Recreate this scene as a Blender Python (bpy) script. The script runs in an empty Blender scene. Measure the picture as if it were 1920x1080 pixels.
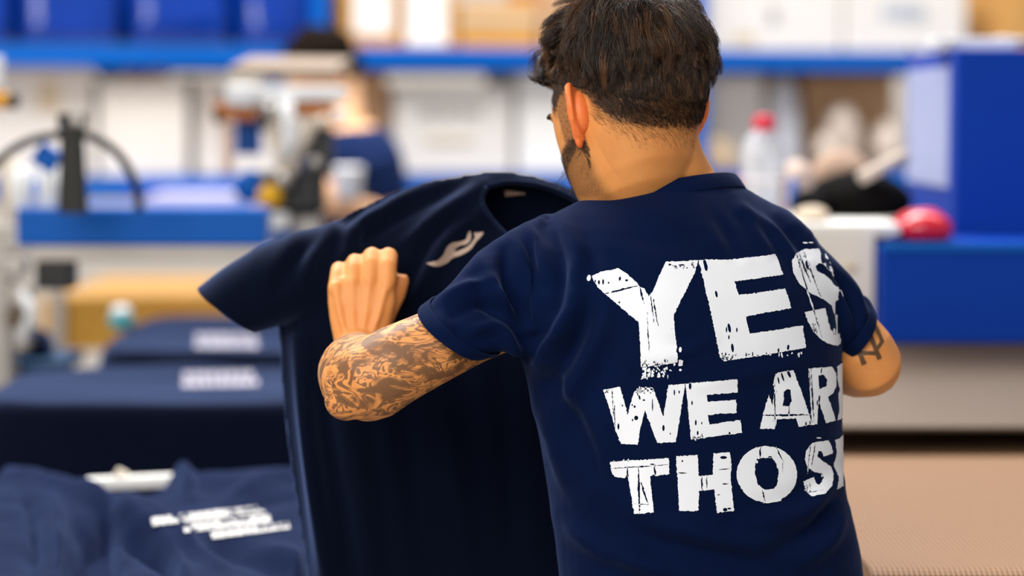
import bpy, bmesh, math, random
import numpy as np
from mathutils import Vector, Matrix
from mathutils.bvhtree import BVHTree
from mathutils.geometry import delaunay_2d_cdt

random.seed(7)
RNG = np.random.default_rng(7)
S = bpy.context.scene
COL = S.collection

# ------------------------------------------------------------------ camera
FPX = 85 / 36 * 1920                       # focal length in pixels of the 1920 frame
PITCH = math.atan(340 / FPX)               # looking slightly down
CAMZ = 1.60
cam_data = bpy.data.cameras.new('camera')
cam_data.lens = 85; cam_data.sensor_width = 36
cam_data.clip_start = 0.05; cam_data.clip_end = 100
cam_data.dof.use_dof = True
cam_data.dof.focus_distance = 2.77
cam_data.dof.aperture_fstop = 1.9
cam = bpy.data.objects.new('camera', cam_data)
cam.location = (0, 0, CAMZ)
cam.rotation_euler = (math.pi / 2 - PITCH, 0, 0)
COL.objects.link(cam)
S.camera = cam

# ------------------------------------------------------------------ light
S.view_settings.view_transform = 'Standard'
S.view_settings.look = 'None'
S.view_settings.gamma = 1
S.view_settings.use_curve_mapping = False
S.view_settings.exposure = 0.0
w = bpy.data.worlds.new('hall_light'); S.world = w
w.use_nodes = True
bg = w.node_tree.nodes['Background']
bg.inputs[0].default_value = (1.0, 0.985, 0.965, 1)
bg.inputs[1].default_value = 0.32

def area(name, loc, aim, sx, sy, power, col=(1, 1, 1)):
    L = bpy.data.lights.new(name, 'AREA')
    L.shape = 'RECTANGLE'; L.size = sx; L.size_y = sy; L.energy = power; L.color = col
    o = bpy.data.objects.new(name, L)
    o.location = loc
    o.rotation_euler = (Vector(aim) - Vector(loc)).to_track_quat('-Z', 'Y').to_euler()
    COL.objects.link(o)
    return o
# after the added fill, skylights over the hall, the far ones throw light towards the camera
area('front_fill', (-1.2, -0.2, 2.95), (0.2, 2.8, 1.4), 3.6, 2.2, 165, (1, 0.97, 0.92))  # soft fill added by the camera to brighten the man's back and neck
area('skylight_middle', (-1.5, 5.6, 5.8), (-0.3, 3.4, 1.0), 6.0, 2.5, 540, (1, 0.985, 0.965))
area('skylight_far', (0.5, 6.0, 6.0), (0.3, 8.6, 1.2), 8.0, 2.0, 370, (1, 0.99, 0.98))

# ------------------------------------------------------------------ helpers
_cp, _sp = math.cos(PITCH), math.sin(PITCH)
def P(px, py, Y):
    """point at depth Y on the line of sight through a pixel of the 1920x1080 frame"""
    u, v = (px - 960) / FPX, (540 - py) / FPX
    d = (u, _cp + v * _sp, -_sp + v * _cp)
    k = Y / d[1]
    return Vector((d[0] * k, Y, CAMZ + d[2] * k))
def proj(V):
    """world points (n,3) -> pixels"""
    V = np.asarray(V, dtype=float)
    x, y, z = V[:, 0], V[:, 1], V[:, 2] - CAMZ
    zc = y * _cp - z * _sp
    yc = y * _sp + z * _cp
    return np.stack([960 + FPX * x / zc, 540 - FPX * yc / zc], 1)
def SC(Y):
    return Y / FPX

def v3(*a):
    return Vector(a)

class MB:
    """collects shapes, builds one mesh"""
    def __init__(self):
        self.v = []; self.f = []; self.sm = []
    def add(self, vs, fs, smooth=False):
        n = len(self.v)
        self.v += [tuple(p) for p in vs]
        self.f += [tuple(i + n for i in q) for q in fs]
        self.sm += [smooth] * len(fs)
        return self
    def box(self, c, s, rot=None, bev=0.0):
        bm = bmesh.new()
        bmesh.ops.create_cube(bm, size=1)
        for vv in bm.verts:
            vv.co = Vector((vv.co.x * s[0], vv.co.y * s[1], vv.co.z * s[2]))
        if bev > 0:
            bmesh.ops.bevel(bm, geom=bm.edges[:], offset=min(bev, min(s) * 0.45), segments=2, profile=0.6, affect='EDGES')
        M = Matrix.Translation(Vector(c)) @ (rot.to_4x4() if rot is not None else Matrix.Identity(4))
        bmesh.ops.transform(bm, matrix=M, verts=bm.verts[:])
        bm.verts.index_update()
        self.add([vv.co[:] for vv in bm.verts], [[q.index for q in f.verts] for f in bm.faces])
        bm.free()
        return self
    def loft(self, rings, seg=32, cap=True, smooth=True):
        """rings: (centre, u, v[, exponent])"""
        vs = []; fs = []
        for r in rings:
            c, u, v = Vector(r[0]), Vector(r[1]), Vector(r[2])
            n = r[3] if len(r) > 3 else 2.0
            for k in range(seg):
                a = 2 * math.pi * k / seg
                ca, sa = math.cos(a), math.sin(a)
                m_ = r[4] if len(r) > 4 and sa < 0 else n
                ca = math.copysign(abs(ca) ** (2 / m_), ca); sa = math.copysign(abs(sa) ** (2 / m_), sa)
                vs.append(c + u * ca + v * sa)
        for i in range(len(rings) - 1):
            for k in range(seg):
                a, b = i * seg + k, i * seg + (k + 1) % seg
                fs.append((a, b, b + seg, a + seg))
        if cap:
            fs.append(tuple(range(seg))[::-1])
            fs.append(tuple((len(rings) - 1) * seg + k for k in range(seg)))
        return self.add(vs, fs, smooth)
    def tube(self, pts, rad, seg=12, cap=True, flat=1.0):
        pts = [Vector(p) for p in pts]
        if not hasattr(rad, '__len__'):
            rad = [rad] * len(pts)
        rings = []
        ref = None
        for i, p in enumerate(pts):
            t = (pts[min(i + 1, len(pts) - 1)] - pts[max(i - 1, 0)]).normalized()
            if ref is None:
                ref = Vector((0, 0, 1)) if abs(t.z) < 0.9 else Vector((1, 0, 0))
            u = (ref - t * ref.dot(t)).normalized(); ref = u
            v = t.cross(u)
            rings.append((p, u * rad[i], v * rad[i] * flat))
        return self.loft(rings, seg, cap)
    def cyl(self, c0, c1, r0, r1=None, seg=24):
        c0, c1 = Vector(c0), Vector(c1)
        return self.tube([c0, c1], [r0, r0 if r1 is None else r1], seg)
    def ell(self, c, u, v, w, seg=20, rings=12):
        c, u, v, w = Vector(c), Vector(u), Vector(v), Vector(w)
        rr = []
        for i in range(rings + 1):
            a = math.pi * i / rings
            s = max(math.sin(a), 0.02)
            rr.append((c - w * math.cos(a), u * s, v * s))
        return self.loft(rr, seg)
    def lathe(self, c, prof, seg=28, axis=(0, 0, 1)):
        """prof: list of (radius, height)"""
        ax = Vector(axis).normalized()
        u = ax.orthogonal().normalized(); v = ax.cross(u)
        c = Vector(c)
        return self.loft([(c + ax * h, u * max(r, 1e-4), v * max(r, 1e-4)) for r, h in prof], seg)
    def mesh(self, name):
        me = bpy.data.meshes.new(name)
        me.from_pydata(self.v, [], self.f)
        me.polygons.foreach_set('use_smooth', self.sm)
        me.update()
        bm = bmesh.new(); bm.from_mesh(me)
        bmesh.ops.recalc_face_normals(bm, faces=bm.faces[:])
        bm.to_mesh(me); bm.free()
        return me
    def build(self, name, mat, parent=None):
        return link(name, self.mesh(name), mat, parent)

def link(name, me, mat, parent=None):
    o = bpy.data.objects.new(name, me)
    if mat is not None:
        me.materials.clear(); me.materials.append(mat)
    COL.objects.link(o)
    if parent is not None:
        o.parent = parent
        bpy_inv = mw(parent).inverted()
        o.matrix_parent_inverse = bpy_inv
    return o
def mw(o):
    M = o.matrix_basis.copy()
    if o.parent is not None:
        M = mw(o.parent) @ o.matrix_parent_inverse @ M
    return M
def tag(o, label=None, cat=None, group=None, kind=None):
    if label: o['label'] = label
    if cat: o['category'] = cat
    if group: o['group'] = group
    if kind: o['kind'] = kind
    return o
def thing(name, loc, label, cat, group=None):
    o = bpy.data.objects.new(name, None)
    o.location = loc; o.empty_display_size = 0.1
    COL.objects.link(o)
    return tag(o, label, cat, group)

def remesh(mb, voxel, smooth=4, name='tmp'):
    """union of the closed shapes in mb as one even quad surface"""
    me = mb.mesh(name)
    o = bpy.data.objects.new(name, me); COL.objects.link(o)
    m = o.modifiers.new('r', 'REMESH'); m.mode = 'VOXEL'; m.voxel_size = voxel; m.use_smooth_shade = True
    if smooth:
        s = o.modifiers.new('s', 'SMOOTH'); s.factor = 0.5; s.iterations = smooth
    dg = bpy.context.evaluated_depsgraph_get()
    res = bpy.data.meshes.new_from_object(o.evaluated_get(dg))
    bpy.data.objects.remove(o); bpy.data.meshes.remove(me)
    res.name = name
    return res
def get_co(me):
    a = np.empty(len(me.vertices) * 3, dtype=np.float32); me.vertices.foreach_get('co', a)
    return a.reshape(-1, 3).astype(float)
def get_no(me):
    a = np.empty(len(me.vertices) * 3, dtype=np.float32); me.vertices.foreach_get('normal', a)
    return a.reshape(-1, 3).astype(float)
def set_co(me, co):
    me.vertices.foreach_set('co', co.astype(np.float32).ravel()); me.update()
def set_attr(me, name, val):
    a = me.attributes.new(name, 'FLOAT', 'POINT')
    a.data.foreach_set('value', np.asarray(val, dtype=np.float32))
def smoothstep(a, b, x):
    t = np.clip((x - a) / (b - a), 0, 1)
    return t * t * (3 - 2 * t)
def bvh_of(me):
    co = get_co(me)
    return BVHTree.FromPolygons([Vector(c) for c in co], [tuple(p.vertices) for p in me.polygons])
def drop_faces(me, mask_fn):
    """delete the faces whose centre/normal satisfy mask_fn(centres, normals)"""
    n = len(me.polygons)
    c = np.empty(n * 3, dtype=np.float32); me.polygons.foreach_get('center', c)
    nn = np.empty(n * 3, dtype=np.float32); me.polygons.foreach_get('normal', nn)
    k = mask_fn(c.reshape(-1, 3).astype(float), nn.reshape(-1, 3).astype(float))
    bm = bmesh.new(); bm.from_mesh(me); bm.faces.ensure_lookup_table()
    bmesh.ops.delete(bm, geom=[bm.faces[i] for i in np.nonzero(k)[0]], context='FACES')
    bm.to_mesh(me); bm.free()
def cut_plane(me, co, no, sel):
    """cut the selected part of a mesh along a plane and drop what lies beyond it"""
    bm = bmesh.new(); bm.from_mesh(me)
    fs = [f for f in bm.faces if sel(f.calc_center_median())]
    g = list({v for f in fs for v in f.verts}) + list({e for f in fs for e in f.edges}) + fs
    bmesh.ops.bisect_plane(bm, geom=g, plane_co=co, plane_no=no, clear_outer=True)
    bm.to_mesh(me); bm.free()
def in_poly(pt, poly):
    x, y = pt; r = False
    j = len(poly) - 1
    for i in range(len(poly)):
        xi, yi = poly[i]; xj, yj = poly[j]
        if (yi > y) != (yj > y) and x < (xj - xi) * (y - yi) / (yj - yi) + xi:
            r = not r
        j = i
    return r
def in_poly_np(x, y, poly):
    r = np.zeros(len(x), dtype=bool)
    j = len(poly) - 1
    for i in range(len(poly)):
        xi, yi = poly[i]; xj, yj = poly[j]
        if yi != yj:
            c = ((yi > y) != (yj > y)) & (x < (xj - xi) * (y - yi) / (yj - yi) + xi)
            r ^= c
        j = i
    return r
def seg_dist(p, pts):
    """distance of pixels p (n,2) to a polyline, and the position 0..1 along it"""
    best = np.full(len(p), 1e9); tt = np.zeros(len(p))
    L = [0.0]
    for i in range(len(pts) - 1):
        L.append(L[-1] + math.dist(pts[i], pts[i + 1]))
    for i in range(len(pts) - 1):
        a = np.array(pts[i], float); b = np.array(pts[i + 1], float)
        d = b - a
        t = np.clip(((p - a) @ d) / max(d @ d, 1e-9), 0, 1)
        q = np.linalg.norm(p - (a + t[:, None] * d), axis=1)
        k = q < best
        best[k] = q[k]; tt[k] = ((L[i] + t * (L[i + 1] - L[i])) / L[-1])[k]
    return best, tt
def curve_pts(pts, n=6):
    """Catmull-Rom through 2-D points"""
    out = []
    p = [pts[0]] + list(pts) + [pts[-1]]
    for i in range(1, len(p) - 2):
        for k in range(n):
            t = k / n
            q = []
            for a, b, c, d in zip(p[i - 1], p[i], p[i + 1], p[i + 2]):
                q.append(0.5 * (2 * b + (c - a) * t + (2 * a - 5 * b + 4 * c - d) * t * t + (3 * b - 3 * c + d - a) * t ** 3))
            out.append(tuple(q))
    out.append(tuple(pts[-1]))
    return out
def add_folds(me, folds, facing=True):
    """folds: (points in the picture plane, half width px, height mm); ridges (+) and valleys (-) in cloth"""
    co = get_co(me); no = get_no(me)
    px = proj(co)
    view = co - np.array([0, 0, CAMZ]); view /= np.linalg.norm(view, axis=1)[:, None]
    f = -(no * view).sum(1)
    wgt = smoothstep(-0.15, 0.25, f) if facing else np.ones(len(co))
    disp = np.zeros(len(co))
    for pts, wd, amp in folds:
        pts = curve_pts(pts, 5) if len(pts) > 2 else pts
        d, t = seg_dist(px, pts)
        prof = np.exp(-(d / wd) ** 2) - 0.35 * np.exp(-((d - 2.0 * wd) / (1.0 * wd)) ** 2)
        disp += 1.7 * amp * 0.001 * prof * np.sin(np.pi * np.clip(t * 0.86 + 0.07, 0, 1)) ** 0.7
    set_co(me, co + no * (disp * wgt)[:, None])
def rumple(me, amp, scale, seed=0, stretch=(1, 1, 1)):
    """soft irregular cloth relief"""
    co = get_co(me); no = get_no(me)
    r = np.random.default_rng(seed)
    d = np.zeros(len(co))
    q = co * np.array(stretch)
    for k in range(14):
        v = r.normal(size=3); v /= np.linalg.norm(v)
        fr = scale * r.uniform(0.6, 2.2)
        u = r.normal(size=3)
        d += np.sin(q @ v * fr + r.uniform(0, 6.28) + 1.2 * np.sin(q @ u * scale * 0.7)) / (0.6 + fr / scale)
    set_co(me, co + no * (amp * d / 4)[:, None])

# ------------------------------------------------------------------ materials
def srgb(r, g, b):
    f = lambda c: (c / 255 / 12.92) if c / 255 <= 0.04045 else ((c / 255 + 0.055) / 1.055) ** 2.4
    return (f(r), f(g), f(b), 1)
def mat(name, col, rough=0.6, metal=0.0, var=0.08, vscale=8.0, bump=0.0, bscale=200.0, sheen=0.0, coat=0.0, spec=0.5, col2=None, trans=0.0, ior=1.45, alpha=1.0):
    m = bpy.data.materials.new(name); m.use_nodes = True
    nt = m.node_tree; N = nt.nodes; b = N['Principled BSDF']
    b.inputs['Roughness'].default_value = rough
    b.inputs['Metallic'].default_value = metal
    b.inputs['Specular IOR Level'].default_value = spec
    b.inputs['IOR'].default_value = ior
    if sheen:
        b.inputs['Sheen Weight'].default_value = sheen
        b.inputs['Sheen Roughness'].default_value = 0.4
    if coat:
        b.inputs['Coat Weight'].default_value = coat
    if trans:
        b.inputs['Transmission Weight'].default_value = trans
    tc = N.new('ShaderNodeTexCoord')
    nz = N.new('ShaderNodeTexNoise'); nz.inputs['Scale'].default_value = vscale; nz.inputs['Detail'].default_value = 5
    nt.links.new(tc.outputs['Object'], nz.inputs['Vector'])
    mx = N.new('ShaderNodeMix'); mx.data_type = 'RGBA'
    c2 = col2 if col2 is not None else tuple(max(0, c * (1 - 2 * var)) for c in col[:3]) + (1,)
    c1 = col if col2 is not None else tuple(min(1, c * (1 + var)) for c in col[:3]) + (1,)
    mx.inputs[6].default_value = c1; mx.inputs[7].default_value = c2
    nt.links.new(nz.outputs['Fac'], mx.inputs[0])
    nt.links.new(mx.outputs[2], b.inputs['Base Color'])
    if bump:
        n2 = N.new('ShaderNodeTexNoise'); n2.inputs['Scale'].default_value = bscale; n2.inputs['Detail'].default_value = 3
        nt.links.new(tc.outputs['Object'], n2.inputs['Vector'])
        bp = N.new('ShaderNodeBump'); bp.inputs['Strength'].default_value = bump; bp.inputs['Distance'].default_value = 0.001
        nt.links.new(n2.outputs['Fac'], bp.inputs['Height'])
        nt.links.new(bp.outputs['Normal'], b.inputs['Normal'])
    return m
# ================================================================== the hall
M_FLOOR = mat('grey_concrete', srgb(150, 142, 132), rough=.7, vscale=1.5, bump=.2)
M_WALL = mat('pale_wall', srgb(214, 206, 196), rough=.9, vscale=.8)
M_BLUE = mat('blue_lacquer', srgb(0, 92, 186), rough=.45, var=.06, vscale=3, spec=.2)
M_BLUE2 = mat('blue_cabinet_lacquer', srgb(0, 58, 164), rough=.5, var=.05, vscale=2, spec=.15)
M_DECK = mat('grey_shelf_board', srgb(165, 155, 145), rough=.8)
M_CARD = mat('brown_cardboard', srgb(205, 152, 84), rough=.85, var=.10, vscale=5, bump=.15)
M_CARD2 = mat('tan_cardboard', srgb(196, 154, 116), rough=.85, var=.10, vscale=5)
M_WBOX = mat('white_cardboard', srgb(228, 223, 217), rough=.8, var=.05, vscale=4)
M_PAPER = mat('white_paper', srgb(240, 238, 234), rough=.7, var=.03)
M_GREYINK = mat('grey_ink', srgb(170, 168, 166), rough=.8)
M_BLUEINK = mat('blue_grey_ink', srgb(165, 178, 195), rough=.8)
M_TAPE = mat('packing_tape', srgb(214, 196, 166), rough=.4)
M_BAGBLUE = mat('blue_plastic_film', srgb(0, 50, 142), rough=.16, var=.10, vscale=6, coat=.6, bump=.6, bscale=30)
M_BLACK = mat('black_plastic', srgb(26, 26, 28), rough=.45)
M_RUBBER = mat('black_rubber', srgb(34, 33, 30), rough=.6)
M_STEEL = mat('bare_metal', srgb(176, 170, 164), rough=.38, metal=.7, var=.06, vscale=10)
M_ALU = mat('aluminium_profile', srgb(190, 182, 174), rough=.45, metal=.35)
M_WPLAS = mat('white_plastic', srgb(228, 229, 230), rough=.4, var=.03)
M_CREAM = mat('cream_plastic', srgb(222, 208, 190), rough=.45)
M_ORANGE = mat('orange_wood', srgb(196, 112, 30), rough=.5, var=.18, vscale=25)
M_YELLOW = mat('yellow_plastic', srgb(240, 180, 20), rough=.35)
M_TAUPE = mat('taupe_metal', srgb(99, 83, 68), rough=.5, metal=.2, var=.05, vscale=3)
M_PLY = mat('light_plywood', srgb(190, 146, 84), rough=.65, var=.10, vscale=7, col2=srgb(178, 130, 66))
M_OCHRE = mat('ochre_board', srgb(222, 164, 62), rough=.7, var=.10, vscale=5)
M_GREYBAG = mat('grey_plastic_film', srgb(178, 162, 150), rough=.35, var=.06, vscale=9, coat=.5, bump=.6, bscale=40)
M_WBAG = mat('white_plastic_film', srgb(224, 226, 234), rough=.3, var=.04, vscale=9, coat=.4, bump=.5, bscale=40)
M_BBAG = mat('black_cloth', srgb(9, 8, 8), rough=.9, spec=.1)
M_RED = mat('red_plastic_film', srgb(214, 24, 48), rough=.22, var=.14, vscale=16, coat=.7, bump=.6, bscale=50)
M_TEAL = mat('teal_print', srgb(70, 190, 200), rough=.5)

floor = MB().box((0.5, 6.0, -.05), (16, 16, .1)).build('floor', M_FLOOR); tag(floor, kind='structure')
wall = MB().box((0.5, 10.6, 3.0), (16, .2, 6.2)).build('wall_back', M_WALL); tag(wall, kind='structure')

def block(px0, px1, zt, zb, Y, depth):
    """centre and size of a box whose front stands at depth Y between two columns of the view"""
    x0, x1 = P(px0, 300, Y).x, P(px1, 300, Y).x
    return ((x0 + x1) / 2, Y + depth / 2, (zt + zb) / 2), (abs(x1 - x0), depth, zt - zb)
def zat(py, Y): return P(960, py, Y).z
# ---------------------------------------------------------------- storage rack along the back
def RY(px): return 7.4 + (px + 40) / 1760
ZU, ZL, Z0 = 1.79, 1.382, .62
rack = thing('storage_rack', (0, 8.0, 0), 'long blue storage rack along the back, loaded with boxes and bales', 'rack')
ra, rb = Vector((P(-260, 100, RY(-260)).x, RY(-260), 0)), Vector((P(1990, 100, RY(1990)).x, RY(1990), 0))
rd = (rb - ra).normalized(); rn = Vector((-rd.y, rd.x, 0)); rang = math.atan2(rd.y, rd.x)
RROT = Matrix.Rotation(rang, 3, 'Z')
def along(px): # point on the rack's front line seen at a column
    Y = RY(px); return Vector((P(px, 100, Y).x, Y, 0))
for z in (ZU, ZL, Z0):
    c = (ra + rb) / 2
    MB().box(Vector((c.x, c.y, z - .034)), ((rb - ra).length, .035, .066), RROT, .004).build('beam', M_BLUE, rack)
    MB().box(Vector((c.x, c.y, z - .046)) + rn * .62, ((rb - ra).length, .035, .066), RROT, .004).build('beam', M_BLUE, rack)
    MB().box(Vector((c.x, c.y, z - .010)) + rn * .32, ((rb - ra).length, .60, .018), RROT).build('shelf_board', M_DECK, rack)
for px in (-230, 596, 1305, 1960):
    for k in (-.028, .65):
        q = along(px) + rn * k
        MB().box((q.x, q.y, 1.35), (.052, .022, 2.7), RROT, .004).build('upright', M_BLUE, rack)
def carton(px0, px1, py_top, zb, name, label, cat, m, depth=.38, back=.03, group=None, seam=True, ztop=None):
    """a closed carton on a rack shelf: body, lid flaps with the seam, tape"""
    a, b = along(px0), along(px1)
    Y = (a.y + b.y) / 2
    zt = ztop if ztop else zat(py_top, Y)
    w_ = (b - a).length; c = (a + b) / 2 + rn * (back + depth / 2)
    t = thing(name, (c.x, c.y, zb), label, cat, group)
    h = zt - zb
    MB().box((c.x, c.y, zb + h / 2 + .001), (w_ - .008, depth, h - .004), RROT, .006).build('body', m, t)
    for s in (-1, 1):
        q = c + rn * (s * depth / 4)
        MB().box((q.x, q.y, zt + .001), (w_ - .006, depth / 2 - .003, .005), RROT, .001).build('flap', m, t)
    if seam:
        MB().box((c.x, c.y, zt + .004), (w_ + .002, .05, .0015), RROT).build('tape', M_TAPE, t)
    return t, a, b, h
def sticker(t, a, b, x0, x1, z0, z1, m, name, back=.03):
    q = a + (b - a) * ((x0 + x1) / 2); w_ = (b - a).length * (x1 - x0)
    q = q + rn * (back - .0025)
    return MB().box((q.x, q.y, (z0 + z1) / 2), (w_, .003, z1 - z0), RROT).build(name, m, t)
# bales wrapped in blue film on the upper shelf
BALES = [(-215, -70, 'outside'), (-80, 27, 'at the left edge of the picture'), (38, 235, 'with the brightest shine, above the black hose'), (250, 440, 'dull, third from the left on the upper shelf'), (456, 636, 'beside the labelled cardboard boxes')]
for i, (x0, x1, lb) in enumerate(BALES[1:]):
    a, b = along(x0), along(x1); c = (a + b) / 2 + rn * .23; w_ = (b - a).length
    mb = MB()
    h = .30
    rings = []
    for k, (zz, s) in enumerate([(0, .92), (.02, .98), (.07, 1.0), (.14, .985), (.22, .93), (.29, .80), (.32, .6)]):
        rings.append((Vector((c.x, c.y, ZU + zz)), rd * (w_ / 2 * min(1, s + .05)), rn * (.185 * s), 5.5))
    mb.loft(rings, 48)
    mm = remesh(mb, .012, 3, 'wrapped_bale'); rumple(mm, .007, 22, 30 + i)
    z_ = get_co(mm); z_[:, 2] = np.maximum(z_[:, 2], ZU + .001); set_co(mm, z_)
    o = link('wrapped_bale', mm, M_BAGBLUE)
    tag(o, 'bale wrapped in shiny blue film, ' + lb, 'bale', 'blue wrapped bales on the upper shelf')
for x0, x1, lb in ((12, 62, 'left of the shiniest bale'), (214, 272, 'right of the shiniest bale'), (424, 474, 'left of the bale by the cardboard boxes')):
    a, b = along(x0), along(x1); c = (a + b) / 2 + rn * .53; w_ = (b - a).length * 1.6
    mb = MB()
    mb.loft([(Vector((c.x, c.y, ZU + zz)), rd * (w_ / 2 * s), rn * (.085 * s), 5) for zz, s in ((.001, .94), (.02, 1), (.2, 1), (.28, .9), (.3, .7))], 32)
    tag(mb.build('wrapped_bale', M_BAGBLUE), 'blue wrapped bale set back, in the gap ' + lb, 'bale', 'blue wrapped bales on the upper shelf')
t, a, b, h = carton(645, 756, -60, ZU, 'cardboard_box', 'brown cardboard box with a big white label, right of the blue bales', 'box', M_CARD)
sticker(t, a, b, .20, .84, ZU + .045, ZU + .24, M_PAPER, 'paper_label')
t, a, b, h = carton(760, 862, -66, ZU, 'cardboard_box', 'brown cardboard box with a big white label, beside the wide plain carton', 'box', M_CARD)
sticker(t, a, b, .06, .80, ZU + .012, ZU + .25, M_PAPER, 'paper_label')
t, a, b, h = carton(866, 1014, 8, ZU, 'cardboard_box', 'wide plain cardboard carton just left of the man\'s hair', 'box', M_CARD)
sticker(t, a, b, .0, 1., ZU + .085, ZU + .11, M_TAPE, 'tape')
t, a, b, h = carton(1020, 1200, -30, ZU, 'cardboard_box', 'cardboard box mostly hidden behind the man\'s head', 'box', M_CARD2)
t, a, b, h = carton(1338, 1588, -50, ZU, 'white_box', 'big white carton right of the man\'s head on the upper shelf', 'box', M_WBOX)
sticker(t, a, b, .43, .50, ZU + .09, ZU + .15, M_GREYINK, 'printed_mark'); sticker(t, a, b, .16, .34, ZU + .02, ZU + .06, M_TAPE, 'tape')
t, a, b, h = carton(1592, 1822, -50, ZU, 'white_box', 'big white carton with a grey line of print, above the blue cabinet\'s left', 'box', M_WBOX)
for k, (x0, x1) in enumerate([(.18, .27), (.29, .36), (.38, .50), (.52, .58), (.60, .64)]):
    sticker(t, a, b, x0, x1, ZU + .115, ZU + .16, M_BLUEINK, 'printed_mark')
t, a, b, h = carton(1888, 2060, -40, ZU, 'cardboard_box', 'ochre cardboard box at the top right corner of the picture', 'box', M_CARD)
def sack(name, label, cat, m, c, rx, ry, rz, seed, amp=.015, grp=None, vox=.010, rot=0.0, parent=None):
    mb = MB()
    u = Vector((math.cos(rot), math.sin(rot), 0)); v = Vector((-math.sin(rot), math.cos(rot), 0))
    c = Vector(c)
    mb.loft([(c, u * rx * .80, v * ry * .8, 3), (c + Vector((0, 0, rz * .15)), u * rx * .97, v * ry * .97, 3), (c + Vector((0, 0, rz * .45)), u * rx, v * ry, 2.8), (c + Vector((0, 0, rz * .75)), u * rx * .82, v * ry * .82, 2.5), (c + Vector((0, 0, rz * .93)), u * rx * .5, v * ry * .5, 2.2), (c + Vector((0, 0, rz)), u * rx * .2, v * ry * .2)], 36)
    mm = remesh(mb, vox, 3, name); rumple(mm, amp, 1.6 / max(rx, .05), seed); rumple(mm, amp * .4, 4 / max(rx, .05), seed + 1)
    co = get_co(mm); co[:, 2] = np.maximum(co[:, 2], c.z); set_co(mm, co)
    o = link(name, mm, m, parent)
    if parent is None: tag(o, label, cat, grp)
    return o
q = along(1850) + rn * .25
sack('brown_sack', 'dark brown bundle on the upper shelf, between the white carton and ochre box', 'sack', mat('brown_wool', srgb(110, 84, 66), rough=.9, var=.2, vscale=10), (q.x, q.y, ZU), .046, .09, .16, 41)
# lower shelf, left bay
t, a, b, h = carton(-60, 178, 122, ZL, 'white_box', 'off-white carton at the left edge, behind the black hose', 'box', M_WBOX)
sticker(t, a, b, .55, .72, ZL + .20, ZL + .30, M_TAPE, 'tape')
t, a, b, h = carton(184, 352, 152, ZL, 'white_box', 'white carton on the lower shelf, just right of the black hose', 'box', M_WBOX, back=.0)
sticker(t, a, b, .30, .45, ZL + .12, ZL + .18, M_BLUEINK, 'printed_mark'); sticker(t, a, b, .60, .64, ZL + .08, ZL + .16, M_TAPE, 'tape')
t, a, b, h = carton(368, 424, 148, ZL, 'white_box', 'narrow white carton left of the print head', 'box', M_WBOX)
t, a, b, h = carton(430, 560, 165, ZL, 'white_box', 'white carton behind the print head', 'box', M_WBOX)
t, a, b, h = carton(640, 732, 140, ZL, 'cardboard_box', 'tan cardboard box beside the other worker\'s neck', 'box', M_CARD2)
t, a, b, h = carton(738, 962, 162, ZL, 'white_box', 'large white carton with faint print, right of the other worker', 'box', M_WBOX, back=.0)
for x0, x1 in ((.22, .36), (.39, .52), (.55, .72)):
    sticker(t, a, b, x0, x1, ZL + .185, ZL + .215, M_GREYINK, 'printed_mark', .0)
sticker(t, a, b, .26, .66, ZL + .10, ZL + .118, M_TAPE, 'tape', .0)
t, a, b, h = carton(972, 1080, 140, ZL, 'white_box', 'tall white carton beside the man\'s beard', 'box', M_PAPER, back=.0)
t, a, b, h = carton(1090, 1280, 170, ZL, 'white_box', 'white carton hidden behind the man\'s neck', 'box', M_WBOX)
for x0, x1, m, lb, sd in ((195, 240, mat('dark_navy_cloth', srgb(36, 44, 84), rough=.9), 'dark blue folded cloth on top of the white carton by the hose', 51), (243, 285, mat('rust_cloth', srgb(150, 78, 74), rough=.9), 'rust red folded cloth on top of the white carton by the hose', 52), (290, 330, mat('rose_cloth', srgb(190, 130, 122), rough=.9), 'rose folded cloth on top of the white carton by the hose', 53)):
    q = (along(x0) + along(x1)) / 2 + rn * .12
    z0 = zat(152, RY(268)) + .006
    sack('folded_cloth', lb, 'cloth', m, (q.x, q.y, z0), (along(x1) - along(x0)).length / 2, .09, .05, sd, .004)
# lower shelf, right bay
t, a, b, h = carton(1332, 1462, 140, ZL, 'white_box', 'white carton behind the water bottle', 'box', M_WBOX, back=.12)
t, a, b, h = carton(1548, 1720, 138, ZL, 'cardboard_box', 'tan cardboard box behind the heap of grey bags', 'box', M_CARD2, back=.16)
q = along(1506) + rn * .16
sack('white_plastic_bag', 'white plastic bag stuffed beside the white carton, behind the bottle', 'bag', M_WBAG, (q.x, q.y, ZL), .060, .11, zat(138, q.y) - ZL, 61, .005)
for px, dep, wd, tp, lb, sd in ((1590, .05, .070, 196, 'grey plastic bag, highest of the heap before the tan box', 62), (1672, .03, .058, 225, 'grey plastic bag at the right of the heap by the blue cabinet', 63), (1530, -.08, .045, 250, 'grey plastic bag at the left of the heap, near the bottle', 64)):
    q = along(px) + rn * dep
    sack('grey_plastic_bag', lb, 'bag', M_GREYBAG, (q.x, q.y, ZL), wd, .08, zat(tp, q.y) - ZL, sd, .010, 'grey bags on the lower shelf')
q = along(1350) + rn * .055
sack('beige_bundle', 'beige cloth bundle between the man\'s ear and the bottle', 'bundle', mat('beige_cloth', srgb(204, 178, 146), rough=.9), (q.x, q.y, ZL), .08, .04, zat(256, q.y) - ZL, 66, .006)
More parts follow.
